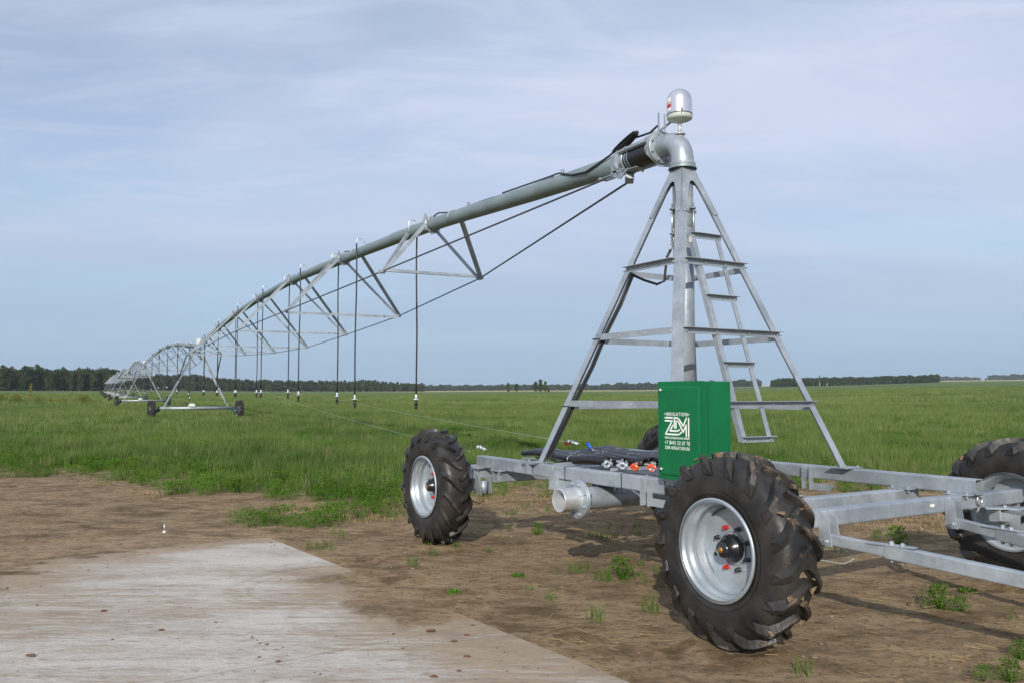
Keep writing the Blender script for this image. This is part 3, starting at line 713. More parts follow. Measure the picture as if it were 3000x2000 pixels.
q = MB(); q.lathe([(.001, 0), (.030, 0), (.036, .012), (.105, .030), (.122, .040), (.122, .062), (.124, .075)], (0, 0, 0), (0, 0, 1), 40, closed_prof=False); q.build('dome_base', DOMEB, cd)
q = MB(); q.lathe([(.126, .075), (.126, .083)], (0, 0, 0), (0, 0, 1), 40); q.build('seal_band', BLACK, cd)
q = MB(); pr = [(.124, .080), (.124, .21)] + [(.124 * math.cos(a), .21 + .128 * math.sin(a)) for a in [k / 12 * math.pi / 2 for k in range(1, 12)]] + [(.001, .338)]
q.lathe(pr, (0, 0, 0), (0, 0, 1), 48); q.build('dome_cover', SILV, cd)
def curved(mb, r, a0, a1, z0, z1, n=6):
    rings = [[Vector((r * math.cos(a), r * math.sin(a), z0)), Vector((r * math.cos(a), r * math.sin(a), z1))] for a in np.linspace(a0, a1, n)]
    mb.loops(rings, caps=False, closed=False)
# direction to the camera in the dome frame is used only to place the sticker where the photograph shows it (left side)
ca = math.atan2(-CY, -CX) - SR
q = MB(); curved(q, .1255, ca - .75 - .45, ca - .75 + .05, .105, .235); q.build('sticker', STICK, cd, fix=False)
q = MB(); curved(q, .1265, ca - .75 - .45, ca - .75 + .05, .135, .172); curved(q, .1265, ca - .75 - .45, ca - .75 + .05, .183, .190); q.build('sticker_red_band', RED, cd, fix=False)
q = MB(); p = Vector((.126 * math.cos(ca + .15), .126 * math.sin(ca + .15), .10)); q.box(p, (.02, .02, .03), r=.002); q.tube([p, p + Vector((0, 0, -.035))], .005, 6); q.build('dome_latch', BOLT, cd)
q = MB(); q.tube([(.10, .02, .045), (.30, .04, -.01), (.33, .04, -.022)], .013, 10); q.build('conduit_arm', GALV, cd)

# ================================================================== CONTROL CABINET
cab = empty('control_cabinet', (0, 0, 0), TH); CO = Vector((1.22, -1.04, .972))
cab.location = Vector((CX, CY, 0)) + U * CO.x + W * CO.y + Vector((0, 0, CO.z))
tag(cab, 'green steel control cabinet with white lettering, standing on the frame behind the nearest tyre', 'cabinet')
q = MB(); x0, x1, y0, y1, z0, z1 = .975, 1.465, -1.168, -.910, .988, 1.732
q.beam(((x0 + x1) / 2, y0 + .0, (z0 + z1) / 2), ((x0 + x1) / 2, y1, (z0 + z1) / 2), x1 - x0, z1 - z0, r=.008)
q.build('cabinet_body', GREEN, cab, CO)
q = MB()
q.beam(((x0 + x1) / 2, y0 - .022, (z0 + z1) / 2), ((x0 + x1) / 2, y0 - .003, (z0 + z1) / 2), x1 - x0 + .004, z1 - z0 + .004, r=.010)
# raised centre panel with sloped border
def ringxz(m_, y): return [Vector((x0 + m_, y, z0 + m_)), Vector((x1 - m_, y, z0 + m_)), Vector((x1 - m_, y, z1 - m_)), Vector((x0 + m_, y, z1 - m_))]
q.loops([ringxz(.030, y0 - .0225), ringxz(.034, y0 - .031), ringxz(.050, y0 - .034)], caps=True)
door = q.build('cabinet_door', GREEN, cab, CO)
for zz in (1.668, 1.062):
    q = MB(); q.lathe([(.013, 0), (.013, -.010), (.008, -.016), (.001, -.017)], (x0 + .047, y0 - .0335, zz), (0, 1, 0), 14); q.build('latch', BOLT, door, CO)
q = MB(); q.box(((x0 + x1) / 2, -1.04, .978), (.44, .25, .018), r=.001); q.box((x1 + .004, -.79, 1.0), (.006, .03, .03), r=.001); q.build('mounting_rail', GALV, cab, CO)
q = MB(); q.beam((x1 + .0015, y0 + .028, z0 + .02), (x1 + .0015, y0 + .028, z1 - .02), .004, .003, up=(1, 0, 0), r=.0005); q.build('door_gasket', plain('dark_green_seam', (.003, .07, .028), .5), cab, CO)
# lettering and logo, drawn in the photograph's own proportions on the door face
YF = y0 - .0345
def lx(px): return x0 + (px - 205) / 600 * .49
def lz(py): return z1 - (py - 180) / 1205 * .744
LG = MB()
def strokes(path, wd=.0122):
    P = [Vector((lx(a), YF - .0012, lz(b_))) for a, b_ in path]
    for a, b_ in zip(P[:-1], P[1:]): LG.beam(a, b_, wd, .0016, up=(0, 1, 0), r=.0002)
    for p in P: LG.lathe([(wd / 2, -.0008), (wd / 2, .0008)], p, (0, 1, 0), 14, smooth=False, caps=True)
strokes([(322, 625), (425, 625)]); strokes([(322, 663), (418, 663), (325, 828), (490, 828), (522, 818), (540, 795)])
strokes([(427, 715), (387, 785), (490, 785), (515, 768)]); strokes([(448, 750), (448, 625), (488, 625), (512, 640), (565, 722), (608, 625)])
strokes([(470, 750), (470, 663), (488, 663), (503, 672), (565, 795), (605, 705), (605, 845)]); strokes([(637, 625), (637, 845)])
LG.build('logo', WHITE, door, CO)
def letters(name, txt, pxl, pxr, pyt, pyb, thick=0.0):
    cu = bpy.data.curves.new(name, 'FONT'); cu.body = txt; cu.extrude = .0006; cu.offset = thick; cu.space_character = 1.32
    to = bpy.data.objects.new(name, cu); COL.objects.link(to); dg = bpy.context.evaluated_depsgraph_get(); me = bpy.data.meshes.new_from_object(to.evaluated_get(dg))
    bpy.data.objects.remove(to)
    co = np.array([v.co[:] for v in me.vertices]); mn, mxx = co.min(0), co.max(0); w_, h_ = mxx[0] - mn[0], mxx[1] - mn[1]
    X0, X1, Zt, Zb = lx(pxl), lx(pxr), lz(pyt), lz(pyb)
    for v in me.vertices:
        v.co = (X0 + (v.co.x - mn[0]) / w_ * (X1 - X0) - CO.x, YF - .001 - v.co.z - CO.y, Zb + (v.co.y - mn[1]) / h_ * (Zt - Zb) - CO.z)
    me.materials.clear(); me.materials.append(WHITE); o = bpy.data.objects.new(name, me); COL.objects.link(o); o.parent = door
letters('company_heading', '\u2022IRRIGATION\u2022', 312, 646, 558, 602, .004)
letters('company_line', '\u0417\u0410\u0412\u041e\u0414 \u0414\u041e\u0416\u0414\u0415\u0412\u0410\u041b\u042c\u041d\u042b\u0425 \u041c\u0410\u0428\u0418\u041d', 314, 646, 858, 888, .004)
letters('phone_number', '+7 8443 53 07 70', 316, 648, 905, 955, .004)
letters('web_address', 'ZDM-IRRIGATION.RU', 316, 646, 972, 1012, .004)

# ================================================================== THINGS ON THE DECK
def place_local(x, y, z): return Vector((CX, CY, 0)) + U * x + W * y + Vector((0, 0, z))
hl = ['nearest the front beam', 'second from the front beam', 'third from the front beam', 'fourth from the front beam', 'in the middle of the row', 'fourth from the back', 'third from the back', 'second from the back', 'at the back of the row']
for k in range(9):
    y = -.86 + k * .135; x0_, x1_ = -1.55 + .12 * random.random(), (-.05, -.02, .10, .02, .34, .25, .40, .45, .38)[k]
    h = empty('rubber_hose', place_local(x0_, y, 1.012), TH); tag(h, 'black rubber hose lying on the frame, ' + hl[k], 'hose', 'rubber hoses laid on the frame')
    q = MB(); n = 14; rings = []; L_ = x1_ - x0_
    for i_ in range(n + 1):
        f = i_ / n; x = f * L_; z = .018 * math.sin(f * 9 + k) * (1 - f * .4) + .010; ry = .050 + .006 * math.sin(f * 11 + k * 2); rz = .030 + .014 * f
        rings.append([Vector((x, ry * math.cos(a) + .02 * math.sin(f * 5 + k), z + rz * math.sin(a))) for a in (2 * math.pi * j / 14 for j in range(14))])
    inner = [[Vector((p.x + (0.0), (p.y) * .86, (p.z - .01) * .82 + .01)) for p in rings[-1]], [Vector((p.x - .25, p.y * .86, (p.z - .01) * .82 + .01)) for p in rings[-1]]]
    q.loops(rings + inner, smooth=True); q.build('hose_wall', RUB, h)
    for f in (.35, .62):
        q = MB(); p = rings[int(f * n)]; q.tube([v * 1.0 + Vector((0, 0, .001)) for v in p] + [p[0]], .0035, 5); q.build('hose_ring', BOLT, h)
cl = [('bright orange', ORANGE, .42, -.98, 0), ('orange and grey', ORANGE, .55, -.90, 1), ('plain grey', GALV, .25, -.97, 0), ('small grey', GALV, .05, -.98, 1), ('orange rearmost', ORANGE, .63, -.80, 2), ('dull grey', GALV, .14, -.90, 2)]
cloc = ['left of the green cabinet door', 'touching the cabinet', 'left of the orange ones', 'at the left end of the row', 'close to the cabinet foot', 'second from the left end']
for k, (nm, mt_, x, y, v_) in enumerate(cl):
    c = empty('pipe_clamp', place_local(x, y, .980), TH + .4 * k); c.scale = (.85,) * 3; tag(c, nm + ' cast pipe clamp lying on the frame ' + cloc[k], 'clamp', 'cast clamps lying on the frame')
    for half in (0, 1):
        q = MB(); a0 = math.pi * half + .15; pts = [(.027 * math.cos(a0 + t_ * 2.84), .014 * half, .046 + .027 * math.sin(a0 + t_ * 2.84)) for t_ in np.linspace(0, 1, 9)]
        q.tube(pts, .016, 8); q.box((0, .02, .05 + (.028 if half else -.028)), (.026, .045, .02), r=.004)
        for e in (0, -1): q.box(Vector(pts[e]) + Vector((.012 if pts[e][0] > 0 else -.012, 0, 0)), (.03, .028, .018), r=.004)
        q.build('clamp_half', mt_ if (half == 0 or v_ != 1) else ZINC, c)
    q = MB(); q.tube([(.040, 0, .015), (.040, 0, .085)], .006, 6); q.bolt((.040, 0, .085), (0, 0, 1), .012, .012); q.build('clamp_bolt', BOLT, c)
for (x, y, mm, lb, nm) in ((-1.20, -.50, .16, 'wire tightener with orange jaws hanging at the far side of the black hoses', 0), (-2.28, -.98, .06, 'wire tightener with grey jaws at the left end of the frame', 1)):
    c = empty('wire_tightener', place_local(x, y, .98 + mm), TH); tag(c, lb, 'wire clamp')
    q = MB()
    for i_ in range(6): q.lathe([(.013, -.010), (.020, 0), (.013, .010)], (-.05 + .035 * i_, .006 * (-1) ** i_, .01 * math.sin(i_)), (1, .3, .2), 10, caps=True)
    q.tube([(-.06, 0, 0), (0, 0, .01), (.06, 0, 0), (.16, 0, -.01)], .006, 6); q.build('shackles', ZINC, c)
    if not nm: q = MB(); q.box((-.065, 0, -.018), (.035, .03, .035), r=.006); q.box((-.02, 0, -.005), (.03, .022, .022), r=.005); q.build('jaw', ORANGE, c)
# ratchet lever with the blue grip
lv = empty('ratchet_lever', place_local(-.62, -.30, 1.05), TH); tag(lv, 'steel hand lever with a blue plastic grip sticking up behind the black hoses', 'lever')
def lp(px, py, yl):       # point on the local plane Y = yl seen at a pixel
    a = (px - 1500) / F_PX; bq = -(py - 1000) / F_PX
    r = Vector((a, math.cos(PITCH) - bq * math.sin(PITCH), math.sin(PITCH) + bq * math.cos(PITCH))); C2 = Vector((CX, CY, 0))
    k = (yl + C2.dot(W)) / r.dot(W); p = Vector((0, 0, CAMH)) + r * k; d = p - C2; return Vector((d.dot(U), d.dot(W), p.z))
A_ = lp(1720, 1297, -.30); B_ = lp(1733, 1312, -.30); C_ = lp(1768, 1347, -.30); LO = Vector((-.62, -.30, 1.05))
q = MB(); q.tube([A_, B_], .019, 12); q.build('grip', BLUE, lv, LO)
q = MB(); q.beam(B_, C_, .02, .008, r=.002); q.beam(C_ - Vector((.02, 0, .0)), C_ + Vector((.10, 0, -.06)), .04, .02, r=.004); q.build('lever_arm', GALV, lv, LO)

# ================================================================== SPANS
def make_span(name, label, n_tr, s0, d, zs, ws, zn, L_end, z_end, first=False, panel=.95):
    root = empty(name, (0, 0, 0), 0); tag(root, label, 'irrigation span', 'pipe spans of the irrigation machine')
    ss = [s0 + d * k for k in range(n_tr)]
    S_ = [0.30 if first else 0.0] + ([1.93] if first else []) + ss + [L_end]; Z_ = [4.09 if first else z_end] + ([4.17] if first else []) + list(zs) + [z_end]
    # smooth curve through the joints
    def zc(s):
        c = np.interp([s - 1.2, s - .6, s, s + .6, s + 1.2], S_, Z_) if 1.3 < s < L_end - 1.3 else np.interp([s], S_, Z_); return float(np.mean(c))
    P = [Vector((s, 0, zc(s))) for s in np.concatenate([[S_[0] + (.60 if first else 0)], np.arange(1.0 if not first else 1.5, L_end - .4, .8), [L_end - .3]])]
    q = MB(); q.tube(P, .108, 28)
    q.build('pipe', GALVP, root)
    nodes = []
    for k, s in enumerate(ss):
        q = MB(); jz = zc(s); c = Vector((s, 0, jz)); wn = ws[k] / 2; z = zn[k]; dr = Vector((1, 0, (zc(s + .5) - zc(s - .5))))
        q.lathe([(.106, -.014), (.150, -.014), (.150, .014), (.106, .014)], c, dr, 28)
        for a in range(6): q.bolt(c + Vector((-.015, .132 * math.cos(a * 1.05), .132 * math.sin(a * 1.05))), (-1, 0, 0), .014, .016); q.bolt(c + Vector((.015, .132 * math.cos(a * 1.05), .132 * math.sin(a * 1.05))), (1, 0, 0), .012, .014)
        lft = Vector((s, wn, z)); rgt = Vector((s, -wn, z))
        # the left node braces run to the joint and further out, the right node ones to the joint and back
        sl = Vector((s + panel, .112, zc(s + panel) - .0)); sr = Vector((s - panel, -.112, zc(s - panel) - .0))
        for a, b_, sd_ in ((lft, c + Vector((.02, .13, .03)), 1), (lft, sl, 1), (rgt, c + Vector((0, -.10, -.09)), -1), (rgt, sr, -1)):
            ax = (b_ - a).normalized(); n1 = Vector((1, 0, 0)); n1 = (n1 - ax * n1.dot(ax)).normalized(); n2 = ax.cross(n1) * (-1 if (sd_ < 0) == (b_ is sr) else 1)
            q.angle(a, b_, n1, n2, .058, .006)
        for e, sg in ((sl, 1), (sr, -1)):
            q.tube([e + Vector((-.03, -.112 * sg + .116 * sg * math.cos(a_), .116 * math.sin(a_))) for a_ in np.linspace(-.3, 3.4, 12)], .007, 6)
            q.bolt(e + Vector((0, .03 * sg, 0)), (0, sg, 0), .018, .02)
        q.plate([c + Vector((-.06, .115, -.10)), c + Vector((.06, .115, -.10)), c + Vector((.07, .15, .06)), c + Vector((.02, .13, .19)), c + Vector((-.06, .12, .16))], (0, 1, 0), .008)
        q.plate([c + Vector((-.07, -.12, -.11)), c + Vector((.07, -.12, -.11)), c + Vector((.07, .02, -.155)), c + Vector((-.07, .02, -.155))], (0, 0, -1), .008)
        q.angle(lft + Vector((0, -.03, 0)), rgt + Vector((0, .03, 0)), (1, 0, 0) if k % 2 else (-1, 0, 0), (0, 0, -1 if k % 2 else 1), .052, .006)
        q.box(lft, (.13, .07, .05), r=.006); q.box(rgt, (.13, .07, .05), r=.006)
        for e in (lft, rgt):
            for dx in (-.045, .045): q.bolt(e + Vector((dx, 0, .025)), (0, 0, 1), .013, .016)
        q.build('truss_frame', GALV, root); nodes.append((lft, rgt))
    for side in (0, 1):
        q = MB(); st = (Vector((1.30, .07, 4.00)) if side == 0 else Vector((.95, -.06, 3.93))) if first else Vector((.8, .07 * (1 - 2 * side), z_end - .12))
        en = Vector((L_end - .9, .07 * (1 - 2 * side), z_end - .12)); pp = [st] + [nn[side] for nn in nodes] + [en]
        q.tube(pp, .0125, 8, smooth=False); q.build('truss_rod', DARKST, root)
    # cable laid along the top of the pipe
    q = MB(); pts = []
    for s in np.arange(2.6 if first else .5, L_end - .3, .5):
        near_joint = min(abs(s - j) for j in ss) < .26; pts.append((s, -.035 + .02 * math.sin(s * 3), zc(s) + .108 + .012 + (.055 if near_joint else 0)))
    q.tube(pts, .013, 6); q.build('span_cable', BLACK, root)
    if first:
        q = MB(); 
        for s in (5.28, 1.8 + 2.35 - 1.8, ): q.tube([(s, 0, zc(s) + .10), (s, 0, zc(s) + .165)], .022, 10)
        q.build('pipe_outlet', GALVP, root)
        # flexible rubber sleeve joining the elbow, its bands and the bracket plates
        q = MB(); q.tube([(.338, 0, 4.108), (.45, 0, 4.112), (.62, 0, 4.118), (.90, 0, 4.125)], [.108, .113, .113, .108], 28, caps=False); q.build('rubber_sleeve', RUB, root)
        q = MB()
        for s in (.46, .80, .845): q.lathe([(.1125, -.010), (.1175, 0), (.1125, .010)], (s, 0, 4.12), (1, 0, .02), 28)
        q.lathe([(.106, -.04), (.117, -.035), (.117, .05), (.106, .055)], (.93, 0, 4.128), (1, 0, .02), 28)
        for ang in (R(38), R(128), R(-128)):
            c_ = math.cos(ang); s_ = math.sin(ang); q.beam((.345, .138 * c_, 4.108 + .138 * s_), (.98, .132 * c_, 4.13 + .132 * s_), .060, .030, up=(0, c_, s_), r=.004)
            for f in (.42, .80): q.bolt((f, .152 * c_, 4.12 + .152 * s_), (0, c_, s_), .013, .012)
        q.plate([(.345, -.18, 4.02), (.345, -.14, 3.93), (.345, .02, 3.92), (.345, .17, 4.02), (.345, .17, 4.20), (.345, .08, 4.27), (.345, -.08, 4.27), (.345, -.17, 4.20)], (1, 0, 0), .012)
        q.plate([(.96, -.155, 4.06), (.96, -.09, 3.985), (.96, .09, 3.985), (.96, .155, 4.06), (.96, .155, 4.19), (.96, .08, 4.265), (.96, -.08, 4.265), (.96, -.155, 4.19)], (1, 0, 0), .012)
        q.plate([(.74, .10, 3.995), (1.16, .10, 4.005), (1.10, .10, 3.985), (.92, .10, 3.91), (.80, .10, 3.975)], (0, 1, 0), .010)
        q.plate([(1.05, .03, 4.04), (1.50, .03, 4.06), (1.45, .03, 4.015), (1.15, .03, 3.985)], (0, 1, 0), .010)
        q.beam((.70, 0, 4.002), (1.45, 0, 4.03), .12, .010, r=.002)
        for s in (.85, .95, 1.06, 1.3): q.bolt((s, .11, 4.00), (0, 1, 0), .016, .018)
        for yy, zz in ((-.135, 4.18), (-.135, 4.06), (.0, 4.25)): q.bolt((.972, yy, zz), (1, 0, 0), .015, .018)
        q.beam((.90, .0, 3.955), (.99, -.05, 3.92), .09, .06, r=.006); q.plate([(.93, .118, 4.02), (1.06, .118, 4.02), (1.10, .118, 4.12), (1.02, .118, 4.20), (.93, .118, 4.20)], (0, 1, 0), .012)
        q.build('joint_bracket', GALV, root)
        # power lead: bundle by the joint then down along the pipe
        q = MB(); cz = lambda s, e=.0: zc(s) + .120 + e
        q.tube([(.33, .05, 4.245 + .08), (.45, .05, 4.29), (.62, .03, 4.31), (.80, .05, 4.32), (.95, .08, 4.29), (1.12, .105, cz(1.12, -.03)), (1.35, .124, cz(1.35, -.09)), (1.6, .124, cz(1.6, -.13)), (1.9, .124, cz(1.9, -.11)), (2.15, .105, cz(2.15, -.05)), (2.35, .05, cz(2.35, .0)), (2.8, .02, cz(2.8, .01)), (4.0, .03, cz(4.0, .0))], .0115, 8)
        for kk, rr_ in enumerate((.020, .012, .004, -.004)):
            q.tube([(.84 + .21 * math.cos(a), .075 + .014 * kk, 4.29 + (rr_ + .024) * math.sin(a) - .05 * math.cos(a)) for a in np.linspace(0, 6.28, 17)], .0105, 6)
        q.build('cable_bundle', BLACK, root)
    return root, zc, ss
C0 = Vector((CX, CY, 0)); D0 = Vector((math.sin(-PHI), math.cos(-PHI), 0))
L1 = 45.0
span1, zc1, ss1 = make_span('irrigation_span', 'nearest arched pipe span with seven truss frames, joining the elbow to the first wheeled tower', 7, 6.83, 5.775, (4.52, 4.77, 4.99, 5.04, 4.96, 4.81, 4.56), (1.78, 2.67, 3.2, 3.42, 3.23, 2.6, 1.76), (3.65, 3.49, 3.42, 3.33, 3.39, 3.52, 3.74), L1, 4.33, True)
span1.location = (CX, CY, 0); span1.rotation_euler = (0, 0, SR)

# ------------------------------------------------------------------ sprinkler drops
def make_drop(length=3.55, rise=.24):
    """origin on the pipe centre; hose hangs on local -Y side"""
    root = empty('sprinkler_drop', (0, 0, 0), 0)
    q = MB(); r = .085;  pts = [(0, 0, .07), (0, -.0, .15 + .03)]
    for k in range(9): a = k / 8 * math.pi; pts.append((0, -r + r * math.cos(a), .18 + r * math.sin(a)))
    pts.append((0, -2 * r, .13)); q.tube(pts, .0125, 8); q.lathe([(.02, 0), (.02, .03)], (0, 0, .10), (0, 0, 1), 8, caps=True); q.build('gooseneck', ZINC, root)
    q = MB(); n = 10; q.tube([(.012 * math.sin(k * .9), -2 * r + .008 * math.sin(k * .6), .14 - k / n * (length - .06)) for k in range(n + 1)], .0155, 8); q.build('drop_hose', BLACK, root)
    b_ = .14 - length + .06; x = .012 * math.sin(9); y = -2 * r + .008 * math.sin(6)
    q = MB(); q.lathe([(.016, .10), (.020, .08), (.020, .02), (.060, .012), (.062, 0), (.03, -.008), (.022, -.02)], (x, y, b_ - .02), (0, 0, 1), 16, caps=True); q.build('deflector_plate', ZINC, root)
    q = MB(); q.lathe([(.020, 0), (.034, -.03), (.034, -.08), (.020, -.10), (.030, -.115), (.026, -.14)], (x, y, b_ - .035), (0, 0, 1), 12, caps=True); q.build('nozzle_body', BLACK, root)
    q = MB(); q.lathe([(.024, 0), (.020, -.03), (.001, -.036)], (x, y, b_ - .175), (0, 0, 1), 10); q.build('nozzle_cap', BROWNPL, root)
    return root
drop0 = make_drop(3.25); used = [False]
ORD = ['first', 'second', 'third', 'fourth', 'fifth', 'sixth', 'seventh', 'eighth', 'ninth', 'tenth', 'eleventh', 'twelfth', 'thirteenth', 'fourteenth', 'fifteenth', 'sixteenth', 'seventeenth']
def place_drop(p, rz, side, label, group, own=None):
    o = own or (drop0 if not used[0] else copy_tree(drop0)); used[0] = used[0] or own is None
    o.location = p; o.rotation_euler = (0, 0, rz + (0 if side > 0 else math.pi)); tag(o, label, 'sprinkler', group)
for k, (s, sd_) in enumerate(((8.08, 1), (10.96, -1), (13.77, 1), (16.58, -1), (19.73, 1), (22.5, -1), (25.5, 1), (28.23, -1), (31.08, 1), (34.28, -1), (37.0, 1), (39.97, -1), (42.8, 1))):
    p = C0 + D0 * s + Vector((0, 0, zc1(s))); place_drop(p, SR, sd_, '%s sprinkler hose from the pivot, hanging %s the nearest pipe span' % (ORD[k], 'behind' if sd_ > 0 else 'in front of'), 'sprinkler drops on the nearest span', make_drop(zc1(s) - float(np.interp(s, [7.9, 11, 13.5, 17, 19, 25, 34, 40], [1.36, 1.35, 1.40, 1.45, 1.51, 1.52, 1.55, 1.59]))))

# ------------------------------------------------------------------ drive towers
def make_tower():
    root = empty('drive_tower', (0, 0, 0), 0)
    H = 4.20
    q = MB(); q.tube([(0, -1.95, .82), (0, 1.95, .82)], .085, 20); q.build('base_beam', GALV, root)
    for sy_ in (-1, 1):
        for sx_ in (-1, 1):
            q = MB(); a = Vector((sx_ * .06, sy_ * 1.78, .88)); b_ = Vector((sx_ * .55, sy_ * .12, H)); ax = (b_ - a).normalized(); n1 = Vector((-sx_, 0, 0)); n1 = (n1 - ax * n1.dot(ax)).normalized(); n2 = Vector((0, -sy_, 0)); n2 = (n2 - ax * n2.dot(ax)).normalized()
            q.angle(a, b_, n1, n2, .075, .007); q.build('leg', GALV, root)
        q = MB(); q.angle((-.40, sy_ * .72, 3.0), (.40, sy_ * .72, 3.0), (0, 0, 1), (0, -sy_, 0), .05, .006); q.build('leg_tie', GALV, root)
        q = MB(); q.box((0, sy_ * 2.0, .78), (.16, .10, .34), r=.01); q.beam((0, sy_ * 1.96, .76), (0, sy_ * 2.16, .66), .16, .18, r=.02); q.lathe([(.10, 0), (.10, .14)], (0, sy_ * 2.10, .64), (0, sy_, 0), 16, caps=True); q.build('gearbox', plain('gearbox_blue_grey', (.05, .10, .12), .45) if 'gearbox_blue_grey' not in bpy.data.materials else bpy.data.materials['gearbox_blue_grey'], root)
        wd = mobj('wheel', PT[1], root, (0, sy_ * 2.38, .63), (0, 0, 0 if sy_ < 0 else math.pi)); mobj('tyre', PT[0], wd, (0, 0, 0), (0, .2, 0))
        # dark diagonal braces up to the last truss nodes
        q = MB(); q.beam((-.22, sy_ * 1.02, 2.4), (-3.4, sy_ * .88, 3.72), .05, .05, r=.003); q.build('span_stay', DARKST, root)
    q = MB(); q.box((0, .25, .98), (.30, .34, .14), r=.01); q.box((0, .25, 1.06), (.22, .22, .05), r=.01); q.build('centre_motor', plain('motor_pale', (.62, .64, .60), .5) if 'motor_pale' not in bpy.data.materials else bpy.data.materials['motor_pale'], root)
    q = MB(); q.box((-.25, .0, 4.62), (.20, .20, .34), r=.01); q.beam((-.25, 0, 4.30), (-.25, 0, 4.46), .05, .05, r=.003); q.build('tower_box', bpy.data.materials['motor_pale'], root)
    q = MB(); q.box((0, 0, 4.22), (1.2, .22, .03), r=.002); q.tube([(-.62, 0, 4.33), (.32, 0, 4.33)], .095, 16); q.build('tower_head', GALV, root)
    return root
tw0 = make_tower()
# tower positions: the first at the end of span one, the rest read off the photograph (pixel azimuth, depth)
tw = [C0 + D0 * L1]
dep = tw[0].y
for px in (421, 377, 352, 338, 329, 321):
    dep += 36.0; tw.append(Vector(((px - 1500) / F_PX * dep, dep, 0)))
span2, zc2, ss2 = make_span('irrigation_span', 'x', 6, 5.2, 5.85, (4.66, 4.98, 5.14, 5.12, 4.96, 4.66), (1.9, 2.7, 3.1, 3.1, 2.7, 1.9), (3.80, 3.55, 3.42, 3.42, 3.55, 3.80), 39.7, 4.33)
TL = ['nearest wheeled drive tower with two legs splayed over a base tube', 'second wheeled drive tower along the pipe', 'third wheeled drive tower along the pipe', 'fourth wheeled drive tower along the pipe', 'fifth wheeled drive tower, seen small before the wood', 'sixth wheeled drive tower, second from the far end', 'farthest wheeled drive tower at the end of the machine']
SL = ['', 'second pipe span, arched between the first and second drive towers', 'third pipe span from the pivot', 'fourth pipe span from the pivot', 'fifth pipe span from the pivot', 'sixth pipe span from the pivot', 'farthest pipe span, ending the machine in front of the wood']
for k in range(7):
    o = tw0 if k == 0 else copy_tree(tw0); p = tw[k]; g = float(terrain(p.x, p.y)); prev = C0 if k == 0 else tw[k - 1]; dv = (p - prev).normalized()
    o.location = (p.x, p.y, g); rz = math.atan2(dv.y, dv.x); o.rotation_euler = (0, 0, rz); tag(o, TL[k], 'drive tower', 'wheeled drive towers of the irrigation machine')
    if k:
        sp = span2 if k == 1 else copy_tree(span2); g0 = float(terrain(prev.x, prev.y)); dist = (p - prev).length
        sp.location = (prev.x, prev.y, g0); sp.rotation_euler = (0, -math.atan2(g - g0, dist), rz); sp.scale = (dist / 39.7, 1, 1); tag(sp, SL[k])
        n_d = 12
        for j in range(n_d):
            s = 1.8 + j * (dist - 3.2) / (n_d - 1); q_ = prev + dv * s
            place_drop(q_ + Vector((0, 0, g0 + (g - g0) * s / dist + zc2(s * 39.7 / dist))), rz, 1 if j % 2 else -1, 'short-looking black sprinkler hose hanging from the %s pipe span' % ORD[k], 'sprinkler drops on the %s span' % ORD[k])
# guy wires from the first drive tower to the trailer
def wire(name, a, b_, sag, label):
    root = empty(name, a); tag(root, label, 'wire'); q = MB(); a, b_ = Vector(a), Vector(b_)
    q.tube([a.lerp(b_, f) - Vector((0, 0, 4 * sag * f * (1 - f))) - a for f in np.linspace(0, 1, 30)], .0017, 4); q.build('wire_strand', WIRE, root)
t1 = tw[0]; Ex = Vector((D0.y, -D0.x, 0))
wire('guy_wire', t1 + Ex * .7 + Vector((0, 0, 3.55)), place_local(-2.42, -1.02, .99), .35, 'thin steel wire slanting down to the left end of the frame')
wire('guy_wire', t1 + Ex * .85 + Vector((0, 0, 3.75)), place_local(-1.28, -.50, 1.14), .35, 'thin steel wire slanting down to the hooks behind the black hoses')

# ================================================================== EYE BOLT in the slab
ex, ey = gpx(482, 1562); eb = empty('eye_bolt', (ex, ey, SZ(ex, ey)), .9); eb.scale = (.8, .8, .8); tag(eb, 'steel lifting eye sticking out of the dusty concrete pad', 'eye bolt')
q = MB(); q.tube([(.036 * math.cos(a) * .55, .036 * math.cos(a) * .8, .075 + .045 * math.sin(a)) for a in np.linspace(0, 6.2832, 21)], .012, 10); q.build('eye', BOLT, eb)
q = MB(); q.lathe([(.034, -.03), (.034, .018), (.024, .026), (.016, .034)], (0, 0, 0), (0, 0, 1), 16, caps=True); q.build('bolt_shank', BOLT, eb)

# ================================================================== VEGETATION
def leafmat(name, c1, c2, c3=None, trans=.25, scale=.25):
    m, t, b = newmat(name); oi = nd(t, 'ShaderNodeObjectInfo'); g = nd(t, 'ShaderNodeNewGeometry')
    n = noise(t, g.outputs['Position'], scale, 4, .6); n2 = noise(t, g.outputs['Position'], 3.0, 2, .5)
    f = mt(t, 'ADD', mt(t, 'MULTIPLY', oi.outputs['Random'], .35), mt(t, 'ADD', mt(t, 'MULTIPLY', mr(t, n, .38, .60), .45), mt(t, 'MULTIPLY', n2, .2)))
    c = mix(t, f, c1, c2)
    if c3: c = mix(t, mr(t, oi.outputs['Random'], .86, .97), c, c3)
    out_ = t.nodes['Material Output']; df = nd(t, 'ShaderNodeBsdfDiffuse'); tr = nd(t, 'ShaderNodeBsdfTranslucent'); ms = nd(t, 'ShaderNodeMixShader'); ms.inputs[0].default_value = trans
    t.links.new(c, df.inputs[0]); t.links.new(c, tr.inputs[0]); t.links.new(df.outputs[0], ms.inputs[1]); t.links.new(tr.outputs[0], ms.inputs[2]); t.links.new(ms.outputs[0], out_.inputs[0])
    t.nodes.remove(b); return m
GRASSF = leafmat('far_grass', (.080, .130, .038), (.215, .275, .090), (.30, .29, .13), .28, .06)
